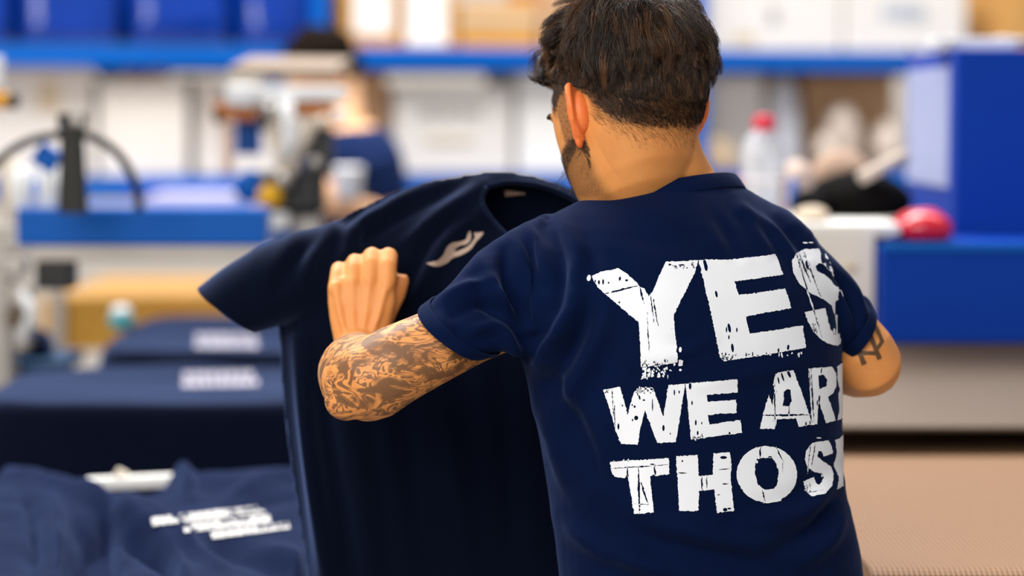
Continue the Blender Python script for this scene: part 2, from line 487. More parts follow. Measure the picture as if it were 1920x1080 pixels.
# ================================================================== the man in front
def skin_material(name, base, deep, tattoo=False):
    m = bpy.data.materials.new(name); m.use_nodes = True
    nt = m.node_tree; N = nt.nodes; L = nt.links; b = N['Principled BSDF']
    b.inputs['Roughness'].default_value = 0.52
    b.inputs['Specular IOR Level'].default_value = 0.4
    b.inputs['Subsurface Weight'].default_value = 0.35
    b.inputs['Subsurface Radius'].default_value = (1.0, 0.35, 0.15)
    b.inputs['Subsurface Scale'].default_value = 0.008
    tc = N.new('ShaderNodeTexCoord')
    nz = N.new('ShaderNodeTexNoise'); nz.inputs['Scale'].default_value = 28; nz.inputs['Detail'].default_value = 6
    L.new(tc.outputs['Object'], nz.inputs['Vector'])
    mx = N.new('ShaderNodeMix'); mx.data_type = 'RGBA'
    mx.inputs[6].default_value = base; mx.inputs[7].default_value = deep
    L.new(nz.outputs['Fac'], mx.inputs[0])
    col = mx.outputs[2]
    # redder skin of lips and knuckles, backlight painted into the ears
    def attr(n):
        a = N.new('ShaderNodeAttribute'); a.attribute_name = n; return a.outputs['Fac']
    def mixin(fac, c, col):
        q = N.new('ShaderNodeMix'); q.data_type = 'RGBA'
        L.new(fac, q.inputs[0]); L.new(col, q.inputs[6]); q.inputs[7].default_value = c
        return q.outputs[2]
    def math_(op, a, bb=None, cc=None):
        q = N.new('ShaderNodeMath'); q.operation = op
        for i, x in enumerate((a, bb, cc)):
            if x is None: continue
            if hasattr(x, 'links'): L.new(x, q.inputs[i])
            else: q.inputs[i].default_value = x
        return q.outputs[0]
    col = mixin(attr('flush_glow'), srgb(236, 104, 48), col)
    if tattoo:
        # flowing contour lines and solid fields of ink
        def noise(scale, dist, detail, seed):
            mp = N.new('ShaderNodeMapping'); mp.inputs['Location'].default_value = (seed, seed * 0.7, seed * 1.3)
            mp.inputs['Rotation'].default_value = (0, -0.5, 0); mp.inputs['Scale'].default_value = (0.55, 1, 1.25)
            L.new(tc.outputs['Object'], mp.inputs[0])
            q = N.new('ShaderNodeTexNoise'); q.inputs['Scale'].default_value = scale; q.inputs['Distortion'].default_value = dist
            q.inputs['Detail'].default_value = detail
            L.new(mp.outputs[0], q.inputs['Vector']); return q.outputs['Fac']
        flow = noise(19, 1.9, 3.5, 3.1)
        lines = math_('SINE', math_('MULTIPLY', flow, 95.0))
        lines = math_('SMOOTH_MAX', math_('MULTIPLY_ADD', lines, 1.8, -0.05), 0.0, 0.1)
        lines = math_('MINIMUM', lines, 1.0)
        solid = math_('MULTIPLY_ADD', noise(26, 2.6, 5, 9.0), 12.0, -5.6)
        solid = math_('MINIMUM', math_('MAXIMUM', solid, 0.0), 1.0)
        bare = math_('MULTIPLY_ADD', noise(17, 1.2, 2, 21.0), 16.0, -9.2)
        bare = math_('MINIMUM', math_('MAXIMUM', bare, 0.0), 1.0)
        ink = math_('MAXIMUM', math_('MULTIPLY', lines, 0.85), math_('MULTIPLY', solid, 0.9))
        ink = math_('MULTIPLY', ink, math_('SUBTRACT', 1.0, bare))
        ink = math_('MULTIPLY', ink, attr('tattoo'))
        col = mixin(math_('MULTIPLY', ink, 0.86), srgb(56, 46, 40), col)
    # cropped hair seen as a dark shade of the skin
    sn = N.new('ShaderNodeTexNoise'); sn.inputs['Scale'].default_value = 420; sn.inputs['Detail'].default_value = 2
    L.new(tc.outputs['Object'], sn.inputs['Vector'])
    st = math_('MULTIPLY', attr('stubble'), math_('MULTIPLY_ADD', sn.outputs['Fac'], 0.9, 0.45))
    st = math_('MINIMUM', st, 1.0)
    col = mixin(st, srgb(34, 25, 20), col)
    L.new(col, b.inputs['Base Color'])
    n2 = N.new('ShaderNodeTexNoise'); n2.inputs['Scale'].default_value = 260; n2.inputs['Detail'].default_value = 4
    L.new(tc.outputs['Object'], n2.inputs['Vector'])
    bp = N.new('ShaderNodeBump'); bp.inputs['Strength'].default_value = 0.25; bp.inputs['Distance'].default_value = 0.0008
    L.new(n2.outputs['Fac'], bp.inputs['Height']); L.new(bp.outputs['Normal'], b.inputs['Normal'])
    return m

NAVY = srgb(3, 17, 50)
def cloth_material(name, col=NAVY, sheen=0.10):
    m = mat(name, col, rough=0.9, var=0.10, vscale=14, bump=0.35, bscale=900, sheen=sheen, spec=0.08)
    m.node_tree.nodes['Principled BSDF'].inputs['Sheen Tint'].default_value = (0.28, 0.42, 0.95, 1)
    return m
M_SKIN = skin_material('tattooed_skin', srgb(229, 159, 91), srgb(208, 131, 69), True)
M_NAVY = cloth_material('navy_cotton')
M_PRINT = None
def print_material(name, tone):
    """white screen print, worn through in scratches"""
    m = bpy.data.materials.new(name); m.use_nodes = True
    nt = m.node_tree; N = nt.nodes; L = nt.links; b = N['Principled BSDF']
    b.inputs['Roughness'].default_value = 0.65
    tc = N.new('ShaderNodeTexCoord')
    mp = N.new('ShaderNodeMapping'); mp.inputs['Scale'].default_value = (2.2, 2.2, 0.5)
    L.new(tc.outputs['Object'], mp.inputs[0])
    nz = N.new('ShaderNodeTexNoise'); nz.inputs['Scale'].default_value = 75; nz.inputs['Detail'].default_value = 6; nz.inputs['Roughness'].default_value = 0.62
    L.new(mp.outputs[0], nz.inputs['Vector'])
    rp = N.new('ShaderNodeValToRGB')
    rp.color_ramp.elements[0].position = 0.285; rp.color_ramp.elements[0].color = NAVY
    rp.color_ramp.elements[1].position = 0.300; rp.color_ramp.elements[1].color = tone
    L.new(nz.outputs['Fac'], rp.inputs[0]); L.new(rp.outputs[0], b.inputs['Base Color'])
    return m
M_PRINT = print_material('white_screen_print', srgb(230, 233, 240))

# ---- frames of the body
YAW = math.radians(25)
BF = Vector((-math.sin(YAW), math.cos(YAW), 0)); BR = Vector((math.cos(YAW), math.sin(YAW), 0))
UP = Vector((0, 0, 1))
TORSO = [  # picture row, left and right outline, depth, half thickness, squareness
    (1130, 1052, 1626, 2.870, .136, 2.3), (1080, 1050, 1620, 2.870, .136, 2.3), (1040, 1047, 1615, 2.870, .135, 2.3), (990, 1043, 1604, 2.870, .134, 2.35),
    (940, 1036, 1588, 2.870, .133, 2.4), (900, 1030, 1579, 2.870, .132, 2.4), (840, 1021, 1577, 2.870, .132, 2.4),
    (780, 1010, 1577, 2.870, .133, 2.4), (720, 996, 1578, 2.870, .133, 2.4), (660, 980, 1580, 2.872, .132, 2.4),
    (600, 968, 1578, 2.875, .130, 2.35), (540, 966, 1572, 2.880, .125, 2.3), (490, 974, 1560, 2.886, .118, 2.2),
    (450, 990, 1538, 2.890, .110, 2.1), (420, 1012, 1512, 2.895, .102, 2.1), (395, 1046, 1482, 2.900, .094, 2.0),
    (375, 1088, 1445, 2.905, .086, 2.0), (357, 1132, 1412, 2.910, .078, 2.0), (343, 1168, 1386, 2.914, .070, 2.0)]
def torso_ring(row, shrink=0.0):
    py, xl, xr, Y, b, n = row
    hw = (xr - xl) / 2 * SC(Y) * 1.0
    a = math.sqrt(max(hw ** 2 - (b * math.sin(YAW)) ** 2, 1e-4)) / math.cos(YAW)
    c = P((xl + xr) / 2, py, Y)
    return (c, BR * (a - shrink), BF * (b - shrink), n)

# ---------------------------------------------------------------- skin, one surface
body = MB()
HYAW = math.radians(36); HPITCH = math.radians(24)
f0 = Vector((-math.sin(HYAW), math.cos(HYAW), 0))
HR = Vector((math.cos(HYAW), math.sin(HYAW), 0))
HF = f0 * math.cos(HPITCH) - UP * math.sin(HPITCH)
HU = UP * math.cos(HPITCH) + f0 * math.sin(HPITCH)
HO = P(1192, 208, 2.875)                  # middle of the head between the ears
def H(r, f, u):
    return HO + HR * r + HF * f + HU * u
def hring(u, f, hd, hw, n=2.2):
    return (H(0, f, u), HR * hw, HF * hd, n, min(n, 2.05))
body.loft([hring(-.128, .060, .012, .012), hring(-.124, .058, .028, .026), hring(-.112, .050, .044, .040), hring(-.095, .038, .060, .056, 2.8),
           hring(-.075, .028, .073, .064, 3.0), hring(-.05, .020, .082, .070, 3.1), hring(-.025, .010, .092, .0745, 3.1), hring(0, .004, .099, .0765, 3.1), hring(.03, 0, .103, .077, 2.9),
           hring(.055, -.003, .099, .0755), hring(.08, -.005, .094, .073), hring(.102, -.006, .080, .062), hring(.118, -.006, .060, .047),
           hring(.128, -.006, .036, .029), hring(.132, -.006, .012, .010)], 40)
# brow, nose, lips, chin
body.ell(H(0, .088, .030), HR * .060, HF * .012, HU * .013)
body.loft([(H(0, .096, .026), HR * .006, HF * .008), (H(0, .102, .008), HR * .009, HF * .009), (H(0, .109, -.014), HR * .013, HF * .011),
           (H(0, .108, -.024), HR * .016, HF * .010), (H(0, .098, -.030), HR * .010, HF * .008)], 16)
body.ell(H(0, .092, -.052), HR * .023, HF * .012, HU * .007)
body.ell(H(0, .090, -.064), HR * .020, HF * .012, HU * .007)
body.ell(H(0, .084, -.095), HR * .022, HF * .018, HU * .018)
body.ell(H(.047, .068, -.016), HR * .020, HF * .020, HU * .024); body.ell(H(-.047, .068, -.016), HR * .020, HF * .020, HU * .024)
# neck
CC = P(1250, 362, 2.918)                  # neckline of the shirt: an ellipse, lower in front and on the left
CT = (UP + BF * .28 - BR * .12).normalized()
CU = (BR - CT * BR.dot(CT)).normalized(); CV = CT.cross(CU).normalized()
body.loft([(CC - CT * .05, CU * .075, CV * .064), (CC - CT * .008, CU * .083, CV * .073), (CC + CT * .004, CU * .077, CV * .069), (P(1246, 335, 2.912), BR * .0655, BF * .063), (P(1238, 308, 2.90), BR * .0595, BF * .060),
           (P(1222, 275, 2.885), HR * .0575, f0 * .061), (P(1212, 235, 2.875), HR * .0575, f0 * .062), (P(1204, 190, 2.88), HR * .058, f0 * .060)], 32)
# trunk under the shirt, hips and legs
rows = [r for r in TORSO if r[0] <= 1130]
body.loft([torso_ring(r, .022) for r in rows], 36)
HIP = P(1338, 1130, 2.870)
def leg(side):
    h = Vector((HIP.x, HIP.y, 0)) + BR * (.092 * side)
    pts = [(.98, .075), (.86, .090), (.70, .084), (.54, .066), (.48, .060), (.36, .062), (.24, .050), (.12, .040), (.075, .044)]
    return [(h + UP * z + BF * (-.012 if z < .4 else 0), BR * r, BF * r) for z, r in pts]
body.loft([(HIP + UP * .06, BR * .145, BF * .102), (HIP - UP * .04, BR * .150, BF * .104), (HIP - UP * .12, BR * .155, BF * .106), (HIP - UP * .19, BR * .140, BF * .098)], 32)
for s in (-1, 1):
    body.loft(leg(s), 24)
    a = Vector((HIP.x, HIP.y, .05)) + BR * (.092 * s)
    body.loft([(a - BF * .07, BR * .030, UP * .030), (a - BF * .03, BR * .036, UP * .036), (a + BF * .06, BR * .042, UP * .028), (a + BF * .14, BR * .044, UP * .020), (a + BF * .175, BR * .034, UP * .014)], 20)
def limb(rows, seg=28):
    """rows: px, py, depth, radius"""
    body.tube([P(a, b, c) for a, b, c, r in rows], [r[3] for r in rows], seg)
LARM = [(1060, 545, 2.88, .040), (965, 583, 2.850, .041), (880, 619, 2.788, .0405), (810, 652, 2.75, .0425), (745, 683, 2.742, .0455), (700, 710, 2.742, .0475), (683, 714, 2.755, .0480)]
limb(LARM)
LFORE = [(688, 712, 2.745, .0470), (677, 708, 2.775, .0490), (672, 700, 2.82, .0480), (670, 686, 2.88, .0400), (670, 674, 2.94, .0320), (671, 660, 2.98, .0290), (672, 648, 2.99, .0290)]
limb(LFORE)
body.ell(P(650, 750, 2.742), v3(.026, 0, .0), v3(0, .024, 0), v3(0, 0, .024))
limb([(1480, 530, 2.95, .040), (1535, 570, 2.945, .037), (1588, 622, 2.935, .0375), (1617, 660, 2.93, .0400), (1630, 682, 2.935, .0400), (1630, 686, 2.95, .039)])
limb([(1630, 684, 2.94, .0395), (1612, 684, 2.965, .0410), (1560, 672, 2.995, .0400), (1480, 645, 3.03, .0350), (1390, 605, 3.065, .0290), (1350, 586, 3.075, .0275)])

def hand(W, d, t, n):
    """a hand holding cloth; W wrist, d to the knuckles, t thumb side, n palm side"""
    d, t, n = d.normalized(), t.normalized(), n.normalized()
    q = lambda a, b, c: W + d * a + t * b + n * c
    body.loft([(q(-.012, 0, 0), t * .029, n * .022), (q(.012, 0, .0), t * .031, n * .0200), (q(.036, .001, .001), t * .038, n * .0185, 2.3), (q(.060, .001, .001), t * .0420, n * .0175, 2.5),
               (q(.080, .000, .002), t * .0425, n * .0150, 2.6), (q(.092, .000, .004), t * .040, n * .0115, 2.6)], 28)
    #      side,  start, up to the first bend, radius
    for b0, a0, ln, r, bend in ((.0315, .088, .040, .0112, 0.0), (.0105, .091, .036, .0112, .002), (-.0110, .087, .031, .0107, .004), (-.0315, .080, .028, .0098, .008)):
        pts = [q(a0 - .016, b0 * .94, .000), q(a0, b0, -.002), q(a0 + ln * .55, b0, .002 + bend), q(a0 + ln * .86, b0 * .98, .012 + bend), q(a0 + ln * .86, b0 * .97, .026 + bend),
               q(a0 + ln * .55, b0 * .95, .037 + bend), q(a0 + ln * .15, b0 * .94, .038 + bend), q(a0 - ln * .10, b0 * .94, .034 + bend)]
        body.tube(pts, [r * .95, r * 1.06, r, r * 1.05, r * 1.0, r * .95, r * .9, r * .72], 14)
    for b0, a0 in ((.0315, .088), (.0105, .091), (-.0110, .087), (-.0315, .080)):
        body.tube([q(.012, b0 * .42, -.0180), q(.045, b0 * .76, -.0163), q(a0 - .006, b0 * .98, -.0108)], [.0026, .0032, .0042], 10)
        body.ell(q(a0 - .003, b0, -.0065), d * .0105, t * .0095, n * .0085)
    pts = [q(.018, .014, .010), q(.040, .026, .020), q(.062, .036, .030), q(.078, .043, .034), q(.094, .0475, .033), q(.101, .048, .031)]
    body.tube(pts, [.013, .0135, .0118, .0112, .0102, .0078], 14)
LW = P(672, 660, 2.985)
hand(LW, v3(.045, .16, 1), v3(1, 0, -.04), v3(0, 1, -.16))
RW = P(1345, 584, 3.077)
hand(RW, v3(-.72, .25, .55), v3(-.50, -.10, -.80), v3(.1, 1, -.2))
me = remesh(body, 0.0026, 5, 'person')
co = get_co(me); no = get_no(me)
px = proj(co)
# attributes: ink on the left arm, cropped hair, flushed skin
hl = np.stack([(co - np.array(HO)) @ np.array(HR), (co - np.array(HO)) @ np.array(HF), (co - np.array(HO)) @ np.array(HU)], 1)
armline = [np.array(P(a, b, c)) for a, b, c, r in LARM[:6] + LFORE[2:5]]
dist = np.full(len(co), 9.0)
for a, b in zip(armline[:-1], armline[1:]):
    d = b - a; t = np.clip(((co - a) @ d) / (d @ d), 0, 1)
    dist = np.minimum(dist, np.linalg.norm(co - (a + t[:, None] * d), axis=1))
wz = co[:, 1]
tat = smoothstep(.075, .062, dist) * smoothstep(2.93, 2.885, wz) * (co[:, 0] < -.02)
set_attr(me, 'tattoo', tat)
r_, f_, u_ = hl[:, 0], hl[:, 1], hl[:, 2]
inhead = ((np.abs(r_) < .12) & (np.abs(f_) < .16) & (np.abs(u_) < .2)).astype(float) * smoothstep(P(1200, 385, 2.88).z, P(1200, 360, 2.88).z, co[:, 2])
# hairline: low at the back, round the ears, up at the temples
hl_u = np.interp(f_, [-.11, -.06, -.035, -.012, .012, .04, .062, .075, .10], [-.052, -.050, -.030, .012, .034, .030, .020, .045, .070])
scalp = smoothstep(-.010, .012, u_ - hl_u) * inhead
nape = np.exp(-((u_ + .055) / .03) ** 2) * (f_ < -.0) * .5 * inhead * smoothstep(.08, .0, np.abs(r_ + .03) - .01)
beard = smoothstep(.012, .034, f_) * smoothstep(-.012, -.040, u_ + .10 * (f_ - .05)) * inhead * (np.abs(hl[:, 0]) < .1) * smoothstep(-.128, -.108, u_ + 0.4 * np.clip(f_ - .03, 0, 1)) * .62
side = smoothstep(.026, .034, f_) * smoothstep(.058, .050, f_) * (u_ > -.06) * (u_ < .04) * (np.abs(r_) > .045) * .6 * inhead
set_attr(me, 'stubble', np.clip(np.maximum.reduce([scalp * .95, nape * .35, beard, side]), 0, 1))
lips = np.exp(-((u_ + .058) / .012) ** 2) * (f_ > .095) * (np.abs(r_) < .024) * inhead
knk = np.zeros(len(co))
set_attr(me, 'flush_glow', np.clip(lips * .6 + knk, 0, 1))
BODY_BVH = bvh_of(me)
# ears: a curled rim, an inner fold and a lobe; joined to the same surface
def ear(side):
    mb = MB()
    base = H((.0745 if side < 0 else .077) * side, .016 if side < 0 else .004, -.001)
    out = (HR * side * .62 - HF * .78).normalized()         # the way the ear stands off the head
    back = (-HF * .60 + HR * side * .80).normalized()
    upv = (HU * .985 - HF * .17).normalized()
    front = -back
    nrm = upv.cross(back).normalized()
    if nrm.dot(HR * side) < 0: nrm = -nrm
    E = lambda a, b, c: base + back * a + upv * b + nrm * c
    # shell
    sh = [(-.030, .006, .002), (-.026, .010, .004), (-.018, .013, .006), (-.006, .016, .010), (.006, .0185, .012), (.018, .019, .012), (.028, .015, .009), (.033, .008, .006)]
    mb.loft([(E(wd * .72, b, -.001), back * wd, nrm * .0035, 2.2) for b, wd, c in sh], 20)
    rim = [(.000, .012, .004), (.001, .024, .004), (.006, .032, .003), (.015, .0345, .002), (.024, .030, .001), (.029, .020, .000), (.0295, .006, .000), (.026, -.008, .001), (.019, -.019, .002), (.011, -.027, .003)]
    mb.tube([E(*p) for p in rim], [.0030, .0036, .0040, .0042, .0042, .0040, .0038, .0036, .0036, .0045], 10)
    anti = [(.009, .020, .002), (.016, .013, .003), (.019, .002, .004), (.016, -.009, .004), (.008, -.015, .004)]
    mb.tube([E(*p) for p in anti], [.0025, .0035, .0038, .0036, .0034], 10)
    mb.tube([E(-.001, .006, .004), E(.000, -.002, .006), E(-.001, -.010, .004)], [.003, .005, .003], 10)
    mb.ell(E(.004, .004, -.006), back * .019, nrm * .012, upv * .025)
    mb.ell(E(.0065, -.029, .002), back * .0085, nrm * .0045, upv * .0095)
    return remesh(mb, 0.0011, 2, 'ear')
def join_meshes(a, others):
    bm = bmesh.new(); bm.from_mesh(a)
    for o in others:
        bm.from_mesh(o)
    bm.to_mesh(a); bm.free()
for s in (-1, 1):
    e = ear(s)
    n = len(e.vertices)
    set_attr(e, 'flush_glow', np.full(n, .62)); set_attr(e, 'stubble', np.zeros(n)); set_attr(e, 'tattoo', np.zeros(n))  # orange glow of light shining through, put into the ear colour
    join_meshes(me, [e])
me.polygons.foreach_set('use_smooth', [True] * len(me.polygons))
man = link('person', me, M_SKIN)
tag(man, 'man seen from behind, dark curly hair, tattooed arm, holding up a navy t-shirt', 'person')
MAN = man
# eyes
M_EYE = mat('eye_white', srgb(235, 230, 225), rough=0.15)
for s in (-1, 1):
    MB().ell(H(.031 * s, .079, .010), HR * .012, HF * .012, HU * .012).build('eye', M_EYE, man)
    MB().ell(H(.031 * s, .083, .0155), HR * .0135, HF * .0105, HU * .0075).build('eyelid', M_SKIN, man)

for s in (-1, 1):
    MB().tube([H(.018 * s, .104, .030), H(.034 * s, .103, .036), H(.052 * s, .094, .034), H(.064 * s, .084, .028)], [.003, .0042, .0040, .002], 8).build('eyebrow', mat('dark_brow', srgb(40, 28, 22), rough=.8), man)
# ---------------------------------------------------------------- t-shirt
sh = MB()
sh.loft([torso_ring(r) for r in TORSO], 56)
Z = lambda x, y, z: Vector((x, y, z)).normalized()
def sleeve(rows):
    sh.loft([(P(px_, py_, Y), Vector(u).normalized() * ru, Vector(v).normalized() * rv, 2.2) for px_, py_, Y, u, ru, v, rv in rows], 32)
sleeve([(1075, 506, 2.86, (.45, 0, -.9), .074, (.25, 1, .1), .066), (1020, 535, 2.835, (.50, 0, -.87), .076, (.25, 1, .1), .064), (966, 572, 2.81, (.58, 0, -.82), .077, (.22, 1, .1), .060),
        (920, 594, 2.785, (.70, 0, -.72), .061, (.2, 1, .1), .060), (880, 608, 2.768, (.78, 0, -.62), .049, (.2, 1, .15), .055), (853, 622, 2.757, (.80, 0, -.60), .0435, (.2, 1, .15), .052)])
sleeve([(1440, 480, 2.935, (.8, 0, .5), .056, (0, 1, .1), .070), (1492, 520, 2.94, (.78, 0, .55), .050, (-.1, 1, .1), .068), (1540, 560, 2.94, (.72, 0, .66), .043, (-.1, 1, .2), .060),
        (1578, 594, 2.937, (.64, 0, .77), .0365, (-.1, 1, .2), .054), (1606, 618, 2.935, (.58, 0, .81), .031, (-.1, 1, .2), .050)])
ms = remesh(sh, 0.0038, 6, 't_shirt')
rumple(ms, .0020, 14, 3); rumple(ms, .0008, 40, 4)
FOLDS = [  # sculpted after the way the cloth hangs
    # left shoulder and sleeve
    ([(985, 425), (1010, 470), (1018, 520)], 11, 4.0), ([(1060, 420), (1085, 480), (1080, 545)], 14, 3.5), ([(1030, 425), (1050, 500), (1040, 580)], 12, -4.0),
    ([(965, 440), (985, 490), (1000, 550), (1010, 610)], 12, 4.0), ([(945, 470), (955, 540), (985, 600)], 11, -4.5), ([(905, 490), (935, 560), (970, 620)], 12, 3.5),
    ([(820, 565), (880, 535), (915, 530)], 10, 3.0), ([(850, 590), (900, 570), (950, 590), (985, 640)], 11, -4.0), ([(880, 620), (930, 615), (975, 670)], 11, 3.5),
    ([(1080, 560), (1050, 620), (1000, 690)], 14, 4.0), ([(1110, 560), (1080, 640), (1020, 740)], 16, -4.5), ([(1130, 620), (1090, 700), (1040, 800)], 18, 3.5),
    ([(1000, 700), (1045, 740), (1085, 850)], 16, -4.0), ([(1005, 760), (1040, 830), (1060, 930), (1110, 1000)], 16, 4.0), ([(1060, 740), (1100, 830), (1120, 900)], 16, -3.0),
    ([(1035, 880), (1080, 970), (1160, 1040)], 18, -4.0), ([(1050, 960), (1120, 1030), (1240, 1075)], 16, 4.0),
    # right shoulder, pulled tight towards the arm
    ([(1380, 370), (1410, 420), (1440, 470)], 12, 2.5), ([(1420, 370), (1470, 420), (1510, 480)], 10, -2.5), ([(1385, 390), (1450, 430), (1500, 500)], 9, 2.2), ([(1340, 400), (1370, 450), (1380, 480)], 12, -2.0),
    ([(1460, 395), (1520, 450), (1570, 540)], 9, 2.5), ([(1530, 450), (1580, 530), (1600, 600)], 9, -3.5), ([(1555, 480), (1600, 545), (1622, 590)], 8, 3.0), ([(1570, 540), (1590, 590), (1590, 640)], 8, 3.0),
    # middle and waist
    ([(1150, 400), (1200, 440), (1290, 460)], 22, -2.0), ([(1200, 660), (1260, 668), (1330, 640)], 12, 1.6), ([(1130, 560), (1200, 620), (1220, 640)], 16, -1.5),
    ([(1570, 905), (1500, 960), (1400, 985)], 16, 4.0), ([(1575, 930), (1530, 990), (1450, 1030)], 14, -4.5), ([(1575, 950), (1560, 1010), (1500, 1060)], 14, 3.5),
    ([(1120, 950), (1220, 1010), (1400, 1050), (1500, 1090)], 18, -4.0), ([(1080, 990), (1200, 1050), (1300, 1090)], 16, 3.5), ([(1250, 990), (1380, 1020), (1480, 1010)], 18, 3.0),
    ([(1300, 720), (1420, 700), (1500, 680)], 14, 1.5), ([(1120, 780), (1140, 860), (1130, 930)], 18, 1.8)]
FOLDS = [(a_, b_, c_ * (1.5 if i_ < 11 else 1.15)) for i_, (a_, b_, c_) in enumerate(FOLDS)]
add_folds(ms, FOLDS)
SHIRT_BVH = bvh_of(ms)
shirt_bottom = P(1338, 1122, 2.87).z
hemL = (P(851, 620, 2.757), Vector((-.57, -.05, -.80)))
def neck_hole(c):
    q = c - np.array(CC)
    return (q @ np.array(CT) > -.004) & (np.linalg.norm(q, axis=1) < .12) & (((q @ np.array(CU)) / .088) ** 2 + ((q @ np.array(CV)) / .078) ** 2 < 1.25)
drop_faces(ms, lambda c, n: (c[:, 2] < shirt_bottom) | neck_hole(c))
shirt = link('t_shirt', ms, M_NAVY, man)
ms.polygons.foreach_set('use_smooth', [True] * len(ms.polygons))
shirt['label'] = 'navy t-shirt with large white lettering on the back'
# turned-up cuffs
def cuff(rows, name='sleeve_cuff'):
    mb = MB()
    mb.loft([(P(px_, py_, Y), Vector(u).normalized() * ru, Vector(v).normalized() * rv, 2.2) for px_, py_, Y, u, ru, v, rv in rows], 48, cap=False)
    o = mb.build(name, M_NAVY, shirt)
    s = o.modifiers.new('s', 'SOLIDIFY'); s.thickness = .0025; s.offset = 1
    q = o.modifiers.new('b', 'BEVEL'); q.width = .001; q.segments = 2
    return o
cuff([(875, 610, 2.766, (.79, 0, -.61), .0490, (.2, 1, .15), .0570), (852, 621, 2.757, (.80, 0, -.60), .0460, (.2, 1, .15), .0545), (848, 623, 2.755, (.80, 0, -.60), .0445, (.2, 1, .15), .0525)])
cuff([(1591, 603, 2.937, (.61, 0, .79), .0350, (-.1, 1, .2), .0545), (1606, 622, 2.935, (.58, 0, .81), .0318, (-.1, 1, .2), .0515)])
# ribbed collar round the neck
mb = MB()
mb.loft([(CC - CT * .018, CU * .0935, CV * .0835, 2.1), (CC - CT * .006, CU * .0895, CV * .0795, 2.1), (CC + CT * .002, CU * .0855, CV * .0755, 2.1)], 72, cap=False)
col_o = mb.build('collar', M_NAVY, shirt)
s = col_o.modifiers.new('s', 'SOLIDIFY'); s.thickness = .003; s.offset = 1
q = col_o.modifiers.new('b', 'BEVEL'); q.width = .0012; q.segments = 2

# trousers and shoes below the frame
M_TROUSER = cloth_material('charcoal_cotton', srgb(38, 38, 42), 0.1)
mb = MB()
mb.loft([(HIP + UP * .03, BR * .168, BF * .122), (HIP - UP * .05, BR * .176, BF * .126), (HIP - UP * .13, BR * .182, BF * .130), (HIP - UP * .2, BR * .165, BF * .118)], 32)
for s in (-1, 1):
    mb.loft([(c, u * 1.14, v * 1.14) for c, u, v in leg(s)][:-1] , 24)
mt = remesh(mb, .008, 4, 'trousers'); rumple(mt, .003, 12, 5)
link('trousers', mt, M_TROUSER, man)
M_SHOE = mat('black_leather', srgb(30, 29, 30), rough=0.5)
M_SOLE = mat('shoe_sole', srgb(200, 198, 192), rough=0.7)
for s in (-1, 1):
    a = Vector((HIP.x, HIP.y, 0)) + BR * (.092 * s)
    o = MB().loft([(a - BF * .10 + UP * .05, BR * .022, UP * .034), (a - BF * .08 + UP * .058, BR * .040, UP * .045), (a - BF * .02 + UP * .062, BR * .046, UP * .050), (a + BF * .06 + UP * .05, BR * .050, UP * .038),
                   (a + BF * .15 + UP * .042, BR * .053, UP * .029), (a + BF * .20 + UP * .036, BR * .042, UP * .020), (a + BF * .215 + UP * .032, BR * .02, UP * .012)], 24).build('shoe', M_SHOE, man)
    MB().loft([(a - BF * .005 + UP * .0, BR * .055, BF * .108, 2.6), (a + BF * .05 + UP * .0, BR * .056, BF * .165, 2.6), (a + BF * .05 + UP * .022, BR * .056, BF * .165, 2.6)][1:], 32).build('sole', M_SOLE, o)
# ---------------------------------------------------------------- hair: strands grown from the scalp
def hair_material(name, dark, light):
    m = bpy.data.materials.new(name); m.use_nodes = True
    nt = m.node_tree; N = nt.nodes; L = nt.links; b = N['Principled BSDF']
    b.inputs['Roughness'].default_value = 0.42
    b.inputs['Specular IOR Level'].default_value = 0.45
    a = N.new('ShaderNodeAttribute'); a.attribute_name = 'tone'
    mx = N.new('ShaderNodeMix'); mx.data_type = 'RGBA'
    mx.inputs[6].default_value = dark; mx.inputs[7].default_value = light
    L.new(a.outputs['Fac'], mx.inputs[0]); L.new(mx.outputs[2], b.inputs['Base Color'])
    return m
M_HAIR = hair_material('dark_brown_hair', srgb(22, 14, 10), srgb(140, 94, 56))
hbase = np.array([list(HR), list(HF), list(HU)])
H0 = np.array(HO)
def to_world(p): return H0 + p @ hbase
def to_local(p): return (p - H0) @ hbase.T
C0 = np.array([0, -.003, .025])
# radial table of the head
NT, NP = 64, 128
tab = np.zeros((NT, NP))
for i in range(NT):
    el = math.pi * (i / (NT - 1)) - math.pi / 2
    for j in range(NP):
        az = 2 * math.pi * j / NP
        d = np.array([math.cos(el) * math.cos(az), math.cos(el) * math.sin(az), math.sin(el)])
        o = C0 + d * .35
        hit = BODY_BVH.ray_cast(Vector(to_world(o)), Vector(-(d @ hbase)), .5)
        tab[i, j] = np.linalg.norm(to_local(np.array(hit[0])) - C0) if hit[0] is not None else .1
def radius(d):
    el = np.arcsin(np.clip(d[..., 2], -1, 1)); az = np.arctan2(d[..., 1], d[..., 0]) % (2 * np.pi)
    y = (el + np.pi / 2) / np.pi * (NT - 1); x = az / (2 * np.pi) * NP
    i = np.clip(y.astype(int), 0, NT - 2); fy = y - i
    j = x.astype(int) % NP; fx = x - np.floor(x); j2 = (j + 1) % NP
    return (tab[i, j] * (1 - fx) + tab[i, j2] * fx) * (1 - fy) + (tab[i + 1, j] * (1 - fx) + tab[i + 1, j2] * fx) * fy
def hairline(f):
    return np.interp(f, [-.11, -.06, -.035, -.012, .012, .04, .062, .075, .10], [-.052, -.050, -.030, .012, .034, .030, .020, .045, .072])
def unit(a):
    return a / np.maximum(np.linalg.norm(a, axis=-1, keepdims=True), 1e-9)
CROWN = unit(np.array([.05, -.50, .86]))
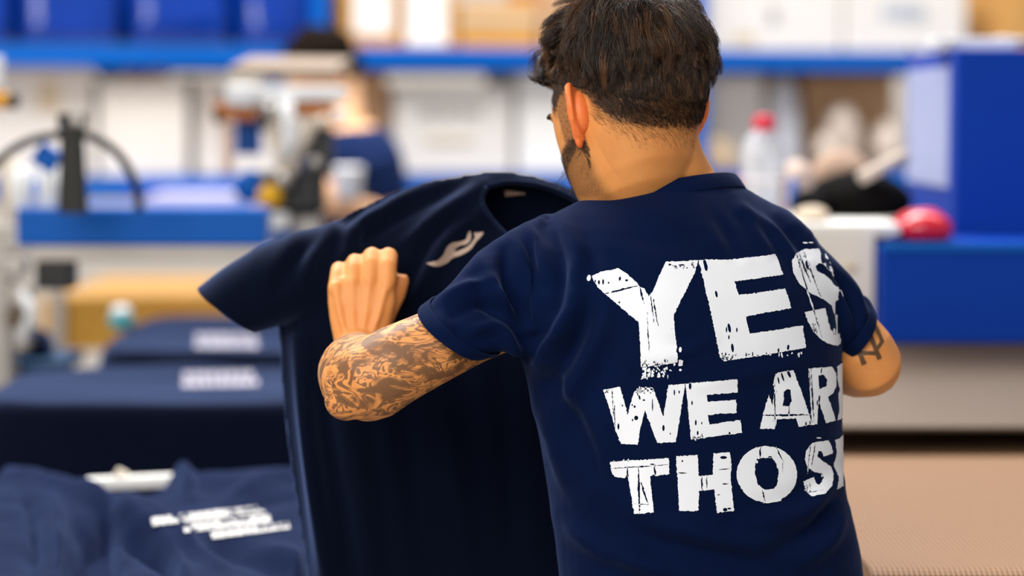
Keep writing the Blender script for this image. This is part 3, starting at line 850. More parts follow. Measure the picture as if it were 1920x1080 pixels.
def strands(n, region, length, width, K, lift, curl, clump, nclump, rise, rng, fwd=0.0, droop=0.0, cap=.030, maxr=0):
    """grow n strands; region(local root)->keep, length(local root)->metres"""
    d = unit(rng.normal(size=(n * 14, 3)))
    p = C0 + d * radius(d)[:, None]
    keep = region(p, rng.random(len(p)))
    p = p[keep][:n]; d = d[keep][:n]; n = len(p)
    Ls = length(p) * rng.uniform(.55, 1.25, n)
    tone = np.clip(rng.normal(.12, .12, n), 0, 1) + (rng.random(n) < .08) * .35
    if nclump:
        g = rng.choice(n, min(nclump, n), replace=False)
        near = np.argmin(((p[:, None, :] - p[None, g, :]) ** 2).sum(2), axis=1)
        rvc = unit(rng.normal(size=(len(g), 3)))[near] * (.24 + .40 * smoothstep(-.05, .04, p[:, 1]))[:, None]
    else:
        rvc = 0.0
    def flow(q):
        dd = unit(q - C0)
        away = unit(dd - CROWN * (dd @ CROWN)[:, None])
        away = away - dd * (away * dd).sum(1)[:, None]
        sw = np.cross(dd, unit(away))
        fl = unit(away) + .25 * sw
        fl = fl + fwd * smoothstep(-.03, .04, q[:, 1])[:, None] * np.array([-.25, .9, 0])
        fl = fl - droop * np.array([0, -.42, .9]) * smoothstep(.05, .0, q[:, 2])[:, None]
        fl = fl - dd * (fl * dd).sum(1)[:, None]
        return unit(fl), dd
    rv = unit(rng.normal(size=(n, 3)))
    capr = rng.uniform(.35, 1.30, n)
    path = np.zeros((n, K, 3)); path[:, 0] = p - d * .001
    q = p.copy()
    hgt = np.zeros(n)
    for k in range(1, K):
        fl, dd = flow(q)
        t = k / (K - 1)
        step = fl + dd * (lift * (1 - t) ** 1.5) + rv * .16 + rvc
        q = q + unit(step) * (Ls / (K - 1))[:, None]
        dd = unit(q - C0)
        rmin = radius(dd) + rise * smoothstep(-.01, .05, q[:, 2] - hairline(q[:, 1])) * math.sin(math.pi * min(1, t * .82 + .12)) * (Ls / .06)
        rr = np.linalg.norm(q - C0, axis=1)
        q = np.where((rr < rmin)[:, None], C0 + dd * rmin[:, None], q)
        rmax = np.maximum(rmin + .002, radius(dd) + .001 + cap * capr * (.72 + .28 * smoothstep(-.07, .02, q[:, 1])) * smoothstep(-.005, .085, q[:, 2] - hairline(q[:, 1])))
        q = np.where((rr > rmax)[:, None], C0 + dd * rmax[:, None], q)
        path[:, k] = q
    t = np.linspace(0, 1, K)
    if maxr:
        ok = (np.linalg.norm(path - C0, axis=2) - np.linalg.norm(p - C0, axis=1)[:, None]).max(1) < maxr
        path, p, tone, n = path[ok], p[ok], tone[ok], int(ok.sum())
    if nclump:
        gi = g[near]
        gpath = path[gi]
        # a curl of the whole lock
        ph = rng.uniform(0, 6.28, len(g))[near]; fr = rng.uniform(.7, 1.5, len(g))[near]; am = rng.uniform(.4, 1.6, len(g))[near] * (.40 + .60 * smoothstep(-.05, .03, p[:, 1]))
        fl, dd = flow(path[gi, K // 2]); side = np.cross(fl, dd)
        tone = np.clip(tone + np.clip(rng.normal(-.05, .22, len(g)), -.2, .6)[near] * (.60 + .40 * smoothstep(-.05, .03, p[:, 1])), 0, 1)
        c = (t ** 1.3)[None, :, None]
        off = (path - gpath)
        keepo = off * (1 - clump * c)
        path = gpath + keepo
        w_ = (curl * am)[:, None] * (t ** 1.2)[None, :] * np.sin(ph[:, None] + fr[:, None] * 6.28 * t[None, :])
        w2 = (curl * .8 * am)[:, None] * (t ** 1.2)[None, :] * np.cos(ph[:, None] + fr[:, None] * 6.28 * t[None, :])
        path = path + side[:, None, :] * w_[:, :, None] + dd[:, None, :] * (np.abs(w2) * .8)[:, :, None]
        path[:, 0] = p - d * .001
    W = np.full(n, width)[:, None] * (1 - .75 * t ** 2)[None, :]
    return path, W, tone
def strand_mesh(name, sets, mtl, parent):
    V = []; F = []; T = []; base = 0
    for path, W, tone in sets:
        n, K, _ = path.shape
        tan = unit(np.gradient(path, axis=1))
        dd = unit(path - C0)
        a = unit(np.cross(tan, dd)); b = np.cross(a, tan)
        ring = [a * 1.0, -.5 * a + .87 * b, -.5 * a - .87 * b]
        vs = np.stack([path + r * W[:, :, None] for r in ring], 2)      # n,K,3,3
        V.append(to_world(vs.reshape(-1, 3)))
        T.append(np.repeat(tone, K * 3))
        idx = np.arange(n * K * 3).reshape(n, K, 3) + base
        for j in range(3):
            j2 = (j + 1) % 3
            F.append(np.stack([idx[:, :-1, j], idx[:, :-1, j2], idx[:, 1:, j2], idx[:, 1:, j]], -1).reshape(-1, 4))
        base += n * K * 3
    V = np.concatenate(V); F = np.concatenate(F); T = np.concatenate(T)
    me = bpy.data.meshes.new(name)
    me.vertices.add(len(V)); me.vertices.foreach_set('co', V.astype(np.float32).ravel())
    me.loops.add(len(F) * 4); me.loops.foreach_set('vertex_index', F.astype(np.int32).ravel())
    me.polygons.add(len(F)); me.polygons.foreach_set('loop_start', np.arange(0, len(F) * 4, 4, dtype=np.int32))
    me.polygons.foreach_set('use_smooth', [True] * len(F))
    me.update(calc_edges=True)
    set_attr(me, 'tone', T)
    return link(name, me, mtl, parent)
R2 = np.random.default_rng(11)
def above(p): return p[:, 2] - hairline(p[:, 1])
ON_SCALP = lambda p: (above(p) > 0) & (p[:, 1] < .105) & ~((p[:, 1] > .075) & (p[:, 2] < .075))
def top_len(p):
    a = above(p)
    backw = smoothstep(.0, -.06, p[:, 1])
    sd = .014 * smoothstep(.045, .06, np.abs(p[:, 0])) * (1 - backw)
    lo = .052 + .022 * backw + sd; hi = .078 + .045 * backw + sd
    return .014 + .050 * smoothstep(0, 1, (a - lo) / (hi - lo)) * (1 + .10 * backw)
top = strands(15000, lambda p, r: ON_SCALP(p) & (above(p) > .044 + .026 * smoothstep(0, -.06, p[:, 1]) + .010 * (np.abs(p[:, 0]) > .055)), top_len, .00030, 16, .55, .0088, .76, 430, .013, R2, fwd=2.4, droop=.0, cap=.031)
fringe = strands(2000, lambda p, r: ON_SCALP(p) & (p[:, 1] > .055) & (p[:, 2] > .06) & (p[:, 0] < .05), lambda p: np.full(len(p), .086), .00027, 18, .95, .0140, .86, 80, .018, R2, fwd=1.3, droop=.5, cap=.09)
mid = strands(12000, lambda p, r: ON_SCALP(p) & (above(p) > .012 * smoothstep(-.06, -.02, p[:, 1])) & (above(p) < .110) & (r < .35 + .65 * smoothstep(.0, -.03, p[:, 1]) + .3 * (above(p) > .03)), lambda p: .006 + .026 * smoothstep(-.004, .05, above(p)) * (.35 + .65 * smoothstep(.0, -.05, p[:, 1])), .00029, 7, .30, .0016, .5, 900, .004, R2, droop=.8, cap=.012)
short = strands(6500, lambda p, r: ON_SCALP(p) & (above(p) < .030) & (r < .35 + 40 * above(p)), lambda p: np.full(len(p), .0075), .00020, 4, .35, 0, 0, 0, .001, R2, droop=1.0)
napeh = strands(2600, lambda p, r: (p[:, 1] < .0) & (p[:, 2] > -.13) & (np.abs(p[:, 1]) < .11) & (p[:, 0] < .04) & (p[:, 0] > -.075) & (above(p) < 0) & (above(p) > -.040) & (r < .9 + 22 * above(p)), lambda p: np.full(len(p), .011), .00011, 4, .25, 0, 0, 0, .001, R2, droop=1.0)
napeh[2][:] = np.clip(napeh[2] + .35, 0, 1)
strand_mesh('hair', [top, fringe, mid, short, napeh], M_HAIR, man)
def beard_zone(p, r):
    f, u = p[:, 1], p[:, 2]
    return (f > .014) & (u < -.018 - .2 * (f - .03)) & (u > -.125) & (np.abs(p[:, 0]) > .012) & (np.abs(p[:, 0]) < .085) & (f < .14) & (f > .03 - (u + .07) * .6) 
beard = strands(6000, lambda p, r: beard_zone(p, r) & (np.linalg.norm(p - C0, axis=1) < .150) & (p[:, 1] < .115) & (p[:, 2] > -.104), lambda p: np.full(len(p), .0075), .00021, 4, .22, 0, 0, 0, .001, R2, droop=1.2, maxr=.004)
sideb = strands(700, lambda p, r: (p[:, 1] > .026) & (p[:, 1] < .056) & (p[:, 2] < .03) & (p[:, 2] > -.03) & (np.abs(p[:, 0]) < .078), lambda p: np.full(len(p), .006), .0002, 4, .25, 0, 0, 0, .001, R2, droop=1.2, maxr=.004)
strand_mesh('beard', [beard, sideb], M_HAIR, man)
# ---------------------------------------------------------------- lettering on the back, laid on the cloth
torso_z = np.array([torso_ring(r)[0].z for r in TORSO[::-1]][::-1])
torso_c = np.array([list(torso_ring(r)[0]) for r in TORSO])
def axis_at(z):
    o = np.argsort(torso_c[:, 2])
    return np.array([np.interp(z, torso_c[o, 2], torso_c[o, 0]), np.interp(z, torso_c[o, 2], torso_c[o, 1])])
EDGE = 1564.0                      # beyond this column the lettering goes on round the side of the body
CAMP = Vector((0, 0, CAMZ))
def on_cloth(px_, py_, bvh, off, edge=EDGE, wrap=True):
    e = px_ - edge if (wrap and px_ > edge) else 0.0
    t = P(min(px_, edge) if wrap else px_, py_, 1.0)
    hit = bvh.ray_cast(CAMP, (t - CAMP).normalized())
    if hit[0] is None: return None
    if e == 0:
        return hit[0] + hit[1] * off
    ax = axis_at(hit[0].z)
    d = np.array([hit[0].x, hit[0].y]) - ax
    th = math.atan2(d[1], d[0]) + e * .0066
    dr = Vector((math.cos(th), math.sin(th), 0))
    o = Vector((ax[0], ax[1], hit[0].z)) + dr * .4
    h2 = bvh.ray_cast(o, -dr)
    if h2[0] is None or (h2[0] - o).length > .4: return None
    if proj([h2[0]])[0][0] > 1581: return None
    return h2[0] + h2[1] * off
def densify(poly, step, jit, rng):
    out = []
    n = len(poly)
    for i in range(n):
        a = poly[i]; b = poly[(i + 1) % n]
        L = math.dist(a, b); k = max(1, int(L / step))
        for j in range(k):
            t = j / k
            q = (a[0] + (b[0] - a[0]) * t, a[1] + (b[1] - a[1]) * t)
            if jit and j:
                q = (q[0] + rng.normal(0, jit), q[1] + rng.normal(0, jit))
            out.append(q)
    return out
def print_patch(polys, bvh, off, grid=9, step=4.0, jit=.5, seed=0, wrap=True, far=.03):
    """even-odd filled outlines (picture plane) draped on the cloth"""
    rng = np.random.default_rng(seed)
    loops = [densify(p, step, jit, rng) for p in polys]
    pts = []; edges = []
    for lp in loops:
        n0 = len(pts)
        pts += [Vector(q) for q in lp]
        edges += [(n0 + i, n0 + (i + 1) % len(lp)) for i in range(len(lp))]
    xs = [p.x for p in pts]; ys = [p.y for p in pts]
    gx, gy = np.meshgrid(np.arange(min(xs), max(xs), grid), np.arange(min(ys), max(ys), grid))
    gp = np.stack([gx.ravel(), gy.ravel()], 1)
    cnt = np.zeros(len(gp), bool)
    for lp in loops: cnt ^= in_poly_np(gp[:, 0], gp[:, 1], lp)
    pts += [Vector(q) for q in gp[cnt]]
    r = delaunay_2d_cdt(pts, edges, [], 0, 1e-4)
    V2, F = r[0], r[2]
    ce = np.array([[sum(V2[i].x for i in f) / 3, sum(V2[i].y for i in f) / 3] for f in F])
    ins = np.zeros(len(ce), bool)
    for lp in loops: ins ^= in_poly_np(ce[:, 0], ce[:, 1], lp)
    pos = [on_cloth(v.x, v.y, bvh, off, wrap=wrap) for v in V2]
    mb = MB()
    fs = [f for f, k in zip(F, ins) if k and all(pos[i] is not None for i in f)
          and max((pos[f[0]] - pos[f[1]]).length, (pos[f[1]] - pos[f[2]]).length, (pos[f[2]] - pos[f[0]]).length) < far]
    mb.add([p if p is not None else (0, 0, 0) for p in pos], fs, True)
    me = bpy.data.meshes.new('patch')
    me.from_pydata(mb.v, [], mb.f)
    bm = bmesh.new(); bm.from_mesh(me)
    bmesh.ops.delete(bm, geom=[v for v in bm.verts if not v.link_faces], context='VERTS')
    for f in bm.faces:
        f.smooth = True
    bm.to_mesh(me); bm.free()
    # faces outwards
    c = me.polygons[0] if len(me.polygons) else None
    if c is not None and c.normal.dot(Vector(c.center) - CAMP) > 0:
        me.flip_normals()
    return me
A = lambda L: [(1060 + u / 3.31, 440 + v / 3.31) for u, v in L]
B = lambda L: [(1060 + u / 3.31, 680 + v / 3.31) for u, v in L]
def Bx(L):   # letters that run on round the side
    return [(1060 + u / 3.31, 680 + v / 3.31) for u, v in L]
def slit(a, b, w):
    dx, dy = b[0] - a[0], b[1] - a[1]; l = math.hypot(dx, dy); nx, ny = -dy / l * w / 2, dx / l * w / 2
    m = ((a[0] + b[0]) / 2 + nx * .8, (a[1] + b[1]) / 2 + ny * .8)
    return [(a[0] + nx * .4, a[1] + ny * .4), (m[0] + nx, m[1] + ny), (b[0] + nx * .3, b[1] + ny * .3), (b[0] - nx * .3, b[1] - ny * .3), (m[0] - nx * 1.8, m[1] - ny * 1.8), (a[0] - nx * .4, a[1] - ny * .4)]
def blob(x, y, rx, ry, rot=0.0, n=9):
    return [(x + rx * math.cos(t) * math.cos(rot) - ry * math.sin(t) * math.sin(rot), y + rx * math.cos(t) * math.sin(rot) + ry * math.sin(t) * math.cos(rot)) for t in [2 * math.pi * k / n for k in range(n)]]
pr = random.Random(5)
def rblob(x, y, rx, ry, rot=0.0, n=9):
    return [(x + (q[0] - x) * j, y + (q[1] - y) * j) for q in blob(x, y, rx, ry, rot, n) for j in [pr.uniform(.45, 1.35)]]
def specks(x0, y0, x1, y1, n, r0, r1):
    return [rblob(pr.uniform(x0, x1), pr.uniform(y0, y1), pr.uniform(r0, r1), pr.uniform(r0, r1) * pr.choice((1, 2.2)), pr.uniform(-.4, .4), 8) for _ in range(n)]
LETTERS = []
def letter(polys, conv): LETTERS.append([conv(p) for p in polys])
# YES
letter([[(165, 258), (215, 235), (330, 210), (385, 245), (448, 305), (458, 322), (490, 335), (515, 385), (530, 365), (545, 345), (575, 270), (610, 195), (622, 170), (700, 168), (822, 160), (800, 245), (735, 370), (672, 500), (678, 600), (690, 690), (695, 790), (640, 800), (560, 812), (470, 822), (464, 700), (455, 545), (380, 480), (250, 370), (200, 325)],
        slit((245, 368), (452, 316), 9), slit((462, 325), (488, 430), 9), slit((508, 480), (520, 740), 5), slit((545, 400), (575, 570), 6), slit((527, 370), (552, 560), 5),
        blob(338, 275, 7, 14, .2), blob(380, 285, 10, 7), blob(235, 295, 6, 18), blob(210, 297, 7, 14), blob(187, 290, 5, 9), blob(268, 300, 6, 6), blob(335, 420, 6, 6), blob(645, 188, 12, 6), blob(720, 190, 20, 5)]
       + specks(630, 170, 800, 210, 16, 3, 7) + specks(480, 780, 690, 812, 18, 3, 8), A)
letter([blob(145, 270, 14, 20, .2)], A)
for _ in range(34):
    letter([rblob(pr.uniform(478, 655), pr.uniform(824, 890), pr.uniform(3, 11), pr.uniform(4, 16), pr.uniform(-.6, .6), 9)], A)
for y_ in (715, 790, 840): letter([blob(712, y_, 9, 17 if y_ < 800 else 8, .1, 8)], A)
letter([[(488, 825), (503, 822), (500, 890), (490, 893)]], A); letter([[(702, 775), (730, 780), (725, 812), (700, 815)]], A)
letter([[(826, 160), (900, 155), (1010, 157), (1150, 142), (1300, 123), (1325, 180), (1350, 248), (1200, 272), (1047, 291), (1062, 340), (1075, 376), (1200, 360), (1362, 335), (1385, 400), (1400, 456), (1260, 482), (1118, 507), (1130, 565), (1142, 615), (1300, 592), (1470, 564), (1490, 702), (1380, 722), (1200, 752), (980, 785), (955, 755), (925, 600), (885, 410), (848, 255)],
        blob(868, 192, 11, 38, -.2), blob(935, 370, 8, 22, -.2), blob(1015, 580, 10, 30, -.2), blob(998, 590, 5, 18), blob(1062, 592, 5, 15), blob(1013, 637, 5, 14), blob(1035, 703, 9, 28, -.1),
        blob(1380, 700, 8, 18, .1), blob(1120, 745, 5, 12), blob(1160, 742, 4, 16), blob(1320, 718, 6, 14)] + specks(965, 740, 1060, 775, 14, 4, 9) + specks(1100, 735, 1480, 752, 12, 3, 8), A)
letter([[(1592, 89), (1540, 90), (1480, 92), (1428, 120), (1404, 165), (1412, 240), (1450, 305), (1520, 365), (1600, 402), (1648, 440), (1672, 510), (1686, 580), (1672, 625), (1640, 585), (1610, 457), (1482, 480), (1498, 530), (1530, 590), (1570, 640), (1625, 676), (1700, 694), (1735, 690), (1770, 640), (1780, 560), (1765, 490), (1735, 440), (1712, 420), (1690, 350), (1650, 290), (1612, 255), (1562, 228), (1550, 195), (1568, 178), (1600, 185), (1640, 228), (1664, 262), (1655, 215), (1625, 140)],
        slit((1430, 115), (1590, 640), 7), slit((1475, 100), (1585, 400), 5), slit((1450, 125), (1520, 300), 8), blob(1500, 190, 14, 30, -.2), blob(1545, 580, 10, 26, .1), blob(1665, 600, 8, 20)]
       + specks(1530, 550, 1575, 610, 10, 3, 7) + specks(1440, 120, 1500, 200, 7, 3, 7), A)
letter([blob(1487, 52, 16, 5, .05)], A); letter([blob(1522, 51, 15, 4, .05)], A)
# WE ARE
letter([[(238, 168), (290, 158), (340, 150), (365, 235), (388, 325), (405, 250), (428, 180), (470, 152), (545, 160), (575, 245), (608, 332), (622, 240), (638, 138), (742, 130), (715, 310), (685, 492), (570, 497), (545, 430), (494, 293), (465, 410), (450, 508), (345, 503), (310, 420), (290, 330)],
        slit((290, 160), (300, 330), 5), slit((305, 240), (310, 400), 4), blob(440, 342, 13, 15), blob(418, 355, 5, 8), blob(330, 395, 7, 20), blob(608, 405, 8, 20), blob(430, 272, 7, 8), blob(415, 262, 5, 6), blob(487, 232, 8, 6), blob(460, 215, 6, 16, -.2), blob(540, 262, 4, 40),
        blob(675, 185, 5, 18), blob(705, 182, 5, 10), blob(355, 265, 5, 6), blob(650, 440, 4, 6)] + specks(440, 158, 545, 192, 20, 4, 9) + specks(243, 168, 275, 185, 5, 3, 7), B)
letter([[(746, 130), (900, 117), (1065, 103), (1068, 185), (875, 200), (882, 243), (1058, 230), (1062, 310), (882, 324), (892, 383), (1085, 355), (1095, 435), (940, 455), (778, 476), (765, 330)],
        blob(773, 145, 9, 22), blob(785, 250, 5, 14), blob(808, 372, 6, 18), blob(820, 436, 6, 14), blob(845, 375, 4, 8), blob(1017, 438, 6, 10)] + specks(785, 450, 860, 470, 8, 3, 8), B)
letter([[(1300, 70), (1350, 55), (1413, 47), (1468, 195), (1530, 385), (1445, 398), (1430, 345), (1310, 352), (1298, 410), (1205, 410), (1222, 335), (1240, 265), (1260, 198), (1283, 262), (1300, 160), (1285, 140)],
        [(1352, 182), (1372, 165), (1395, 168), (1402, 240), (1385, 272), (1345, 268), (1355, 220)], slit((1225, 326), (1525, 322), 10), slit((1295, 120), (1300, 400), 6), slit((1385, 270), (1387, 345), 6), blob(1345, 88, 6, 30, -.3), blob(1385, 70, 9, 26, -.4), blob(1320, 110, 5, 24, -.2), blob(1490, 380, 5, 14), blob(1515, 372, 4, 14)], B)
letter([[(1505, 36), (1580, 30), (1650, 25), (1680, 68), (1682, 140), (1658, 190), (1626, 212), (1652, 285), (1675, 360), (1612, 374), (1590, 300), (1570, 238), (1562, 300), (1560, 382), (1530, 388), (1515, 200)],
        [(1568, 78), (1600, 76), (1622, 105), (1615, 148), (1572, 165)], slit((1522, 40), (1540, 370), 7), slit((1512, 45), (1518, 180), 4), blob(1585, 50, 4, 20, .1), blob(1572, 225, 6, 24, .1), blob(1560, 250, 4, 18)], B)
letter([[(1690, 25), (1900, 10), (1910, 92), (1790, 100), (1790, 142), (1890, 134), (1895, 208), (1790, 216), (1795, 284), (1910, 274), (1915, 352), (1690, 365), (1712, 290), (1700, 200), (1718, 180), (1695, 120)]], B)
# THOSE
letter([[(278, 615), (450, 603), (640, 592), (646, 690), (556, 702), (550, 690), (525, 705), (538, 820), (548, 930), (428, 937), (408, 820), (390, 710), (382, 690), (372, 715), (305, 706), (285, 670)],
        slit((282, 655), (640, 632), 5), slit((455, 640), (462, 935), 12), slit((385, 640), (390, 712), 8), slit((552, 630), (560, 700), 8), slit((470, 740), (515, 880), 9), slit((425, 875), (520, 880), 5), blob(540, 630, 14, 5)] + specks(300, 600, 420, 612, 6, 2, 5), B)
letter([[(686, 580), (820, 572), (824, 640), (828, 702), (880, 700), (915, 693), (916, 562), (1018, 556), (1028, 640), (1024, 720), (1045, 918), (940, 933), (922, 785), (828, 795), (825, 915), (770, 922), (705, 918), (698, 780)],
        slit((845, 705), (850, 795), 8), slit((875, 705), (880, 792), 6), slit((700, 682), (755, 684), 6), slit((950, 664), (1022, 655), 5), blob(980, 588, 22, 10), slit((972, 752), (1012, 750), 6), slit((940, 820), (960, 818), 5), blob(725, 610, 5, 7), blob(1015, 905, 12, 6), blob(990, 912, 14, 12)], B)
letter([blob(1248, 692, 188, 175, .1, 30), [(1186, 595), (1230, 590), (1275, 588), (1308, 628), (1322, 690), (1310, 760), (1290, 782), (1240, 788), (1195, 760), (1173, 690), (1176, 630)],
        slit((1212, 522), (1205, 592), 9), slit((1305, 520), (1352, 620), 5), slit((1220, 790), (1240, 868), 8), slit((1345, 620), (1348, 680), 3), blob(1268, 585, 12, 6), blob(1186, 615, 8, 10)], B)
letter([[(1220, 872), (1240, 862), (1335, 850), (1338, 858), (1260, 872)]], B)
letter([[(1630, 482), (1650, 520), (1654, 565), (1598, 582), (1585, 548), (1565, 548), (1560, 580), (1590, 608), (1640, 640), (1662, 690), (1655, 760), (1610, 815), (1530, 832), (1490, 800), (1473, 735), (1540, 708), (1555, 750), (1575, 758), (1602, 710), (1588, 685), (1540, 678), (1500, 650), (1482, 600), (1495, 540), (1530, 498)],
        slit((1520, 505), (1500, 690), 4), slit((1548, 500), (1520, 680), 4), slit((1500, 810), (1600, 790), 4), blob(1497, 775, 6, 14), blob(1590, 700, 5, 12)] + specks(1480, 760, 1520, 800, 7, 3, 6), B)
letter([blob(1570, 467, 16, 4, .05)], B)
letter([[(1672, 480), (1880, 466), (1885, 536), (1770, 545), (1772, 590), (1870, 582), (1873, 650), (1775, 660), (1778, 725), (1890, 715), (1895, 785), (1693, 792), (1700, 720), (1662, 640), (1685, 560)]], B)
for i, polys in enumerate(LETTERS):
    big = len(polys[0]) > 9 or len(polys) > 3
    pm = print_patch(polys, SHIRT_BVH, .0009, seed=i, jit=.55 if big else .3, step=3.0)
    if len(pm.polygons):
        if big:
            link('printed_letter', pm, M_PRINT, shirt)
        else:
            LETTERS[i] = pm
small = [m for m in LETTERS if not isinstance(m, list)]
if small:
    join_meshes(small[0], small[1:])
    tag(link('print_flecks', small[0], M_PRINT, shirt), kind='stuff')
# outline tattoo on the right arm
M_INK = mat('tattoo_ink', srgb(92, 62, 40), rough=0.55, var=.1, vscale=60)
def stroke(pts, w0, w1):
    l, r = [], []
    for i, p in enumerate(pts):
        a = pts[max(i - 1, 0)]; b = pts[min(i + 1, len(pts) - 1)]
        dx, dy = b[0] - a[0], b[1] - a[1]; n = math.hypot(dx, dy); w_ = (w0 + (w1 - w0) * i / (len(pts) - 1)) / 2
        l.append((p[0] - dy / n * w_, p[1] + dx / n * w_)); r.append((p[0] + dy / n * w_, p[1] - dx / n * w_))
    return l + r[::-1]
C = lambda L: [(1540 + u / 4.5, 520 + v / 4.5) for u, v in L]
strokes = [stroke([(360, 360), (400, 450), (440, 560), (490, 690)], 36, 40), stroke([(410, 350), (470, 440), (515, 550)], 22, 34), stroke([(515, 540), (470, 600), (455, 640), (330, 640), (200, 615)], 26, 40),
           stroke([(280, 530), (320, 620), (360, 735)], 30, 44), stroke([(290, 500), (345, 470), (410, 470)], 44, 30)]
tm = [print_patch([C(s_)], BODY_BVH, .0006, seed=60 + i, jit=.3, wrap=False) for i, s_ in enumerate(strokes)]
tm = [m for m in tm if len(m.polygons)]
join_meshes(tm[0], tm[1:])
link('tattoo', tm[0], M_INK, man)
# ================================================================== the t-shirt he holds up
hold = MB()
TOPL = [(518, 600), (530, 560), (552, 500), (580, 452), (640, 402), (700, 377), (760, 354), (830, 334), (900, 322), (960, 319), (1020, 330), (1080, 352), (1150, 385), (1220, 420), (1270, 450), (1300, 560)]
def top_at(x): return float(np.interp(x, [p[0] for p in TOPL], [p[1] for p in TOPL]))
LEFTE = [(560, 518), (620, 523), (700, 526), (800, 535), (900, 549), (1000, 565), (1130, 584)]
def skew(x, py):     # the left edge drifts to the right towards the hem
    e = float(np.interp(py, [p[0] for p in LEFTE], [p[1] for p in LEFTE])) - 518
    return x + e * max(0, 1 - (x - 518) / 500)
cols = [518, 524, 532, 545, 565, 590, 620, 660, 700, 750, 800, 850, 900, 950, 1000, 1050, 1100, 1160, 1220, 1262, 1285, 1297, 1303]
vs = []; NV = 40
for x in cols:
    tp = top_at(x); edge = min((x - 518) / 40, (1303 - x) / 40, 1); edge = max(edge, .06) ** .5
    dl = 95 if x < 760 else 60
    ym = 3.125
    def yf(py):
        d = py - tp
        return ym - .055 * edge * (1 - math.exp(-d / dl)) * (1.0 - .0 * d)
    def yb(py):
        d = py - tp
        return ym + .045 * edge * (1 - math.exp(-d / 40))
    rows_ = [tp + (1140 - tp) * (k / (NV // 2 - 1)) ** 1.8 for k in range(NV // 2)]
    vs += [P(skew(x, r_), r_, yf(r_)) for r_ in rows_] + [P(skew(x, r_), r_, yb(r_)) for r_ in rows_[::-1]]
fs = []
for i in range(len(cols) - 1):
    for k in range(NV):
        a, b = i * NV + k, i * NV + (k + 1) % NV
        fs.append((a, b, b + NV, a + NV))
fs.append(tuple(range(NV))); fs.append(tuple((len(cols) - 1) * NV + k for k in range(NV))[::-1])
hold.add(vs, fs, True)
def hsl(px_, py_, Y, u, ru, v, rv): return (P(px_, py_, Y), Vector(u).normalized() * ru, Vector(v).normalized() * rv, 2.3)
hold.loft([hsl(690, 505, 3.12, (-.1, 0, 1), .060, (0, 1, .1), .040), hsl(640, 497, 3.12, (-.15, 0, 1), .056, (0, 1, .1), .044), hsl(570, 512, 3.115, (-.22, 0, 1), .055, (0, 1, .1), .050),
           hsl(510, 535, 3.11, (-.40, 0, .92), .053, (0, 1, .1), .052), hsl(460, 560, 3.105, (-.62, 0, .78), .049, (0, 1, .1), .052), hsl(425, 581, 3.10, (-.80, 0, .60), .0475, (0, 1, .1), .052), hsl(385, 608, 3.095, (-.80, 0, .60), .047, (0, 1, .1), .052)], 32)
mh = remesh(hold, .0042, 5, 'held_t_shirt')
rumple(mh, .0022, 12, 21, (1, 1, .5))
HF_ = [([(905, 345), (830, 400), (740, 470)], 13, 4.5), ([(870, 340), (780, 380), (690, 450)], 13, -4), ([(830, 345), (740, 385), (650, 440)], 12, 4), ([(930, 375), (850, 430), (780, 560)], 15, 5), ([(900, 390), (820, 440), (760, 540)], 12, -4),
       ([(640, 415), (590, 470), (570, 540)], 14, 4), ([(700, 400), (660, 440), (640, 500)], 12, 3.5), ([(610, 440), (560, 480), (520, 545)], 14, -4), ([(1000, 350), (960, 430), (900, 540)], 18, 4),
       ([(560, 640), (575, 800), (610, 1080)], 14, 6), ([(600, 660), (620, 850), (660, 1090)], 16, -6), ([(640, 700), (680, 900), (700, 1090)], 18, 5), ([(740, 620), (760, 800), (800, 1060)], 22, -5), ([(800, 640), (850, 850), (880, 1080)], 22, 5), ([(930, 620), (950, 800), (960, 1080)], 22, -4)]
add_folds(mh, HF_)
NECKH = curve_pts([(912, 352), (950, 343), (1000, 347), (1050, 362), (1095, 392), (1090, 440), (1040, 475), (980, 462), (930, 420), (905, 380), (912, 352)], 4)
hem_c = P(425, 581, 3.10); hem_a = Vector((-.60, 0, -.80))
def hmask(c, n):
    p_ = proj(c)
    front = (n[:, 1] < .15) & (c[:, 1] < 3.14)
    q = c - np.array(hem_c)
    return (in_poly_np(p_[:, 0], p_[:, 1], NECKH) & front) | (c[:, 2] < P(900, 1128, 3.1).z)
HELD_BVH = bvh_of(mh)
drop_faces(mh, hmask)
cut_plane(mh, hem_c, hem_a, lambda c: c.x < P(515, 600, 3.1).x)
mh.polygons.foreach_set('use_smooth', [True] * len(mh.polygons))
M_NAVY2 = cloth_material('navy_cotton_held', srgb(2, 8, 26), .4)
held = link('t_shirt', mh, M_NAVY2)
held['label'] = 'navy t-shirt held up in the man\'s hands, pale emblem on its chest'; held['category'] = 't-shirt'
so = held.modifiers.new('s', 'SOLIDIFY'); so.thickness = .0016; so.offset = -1
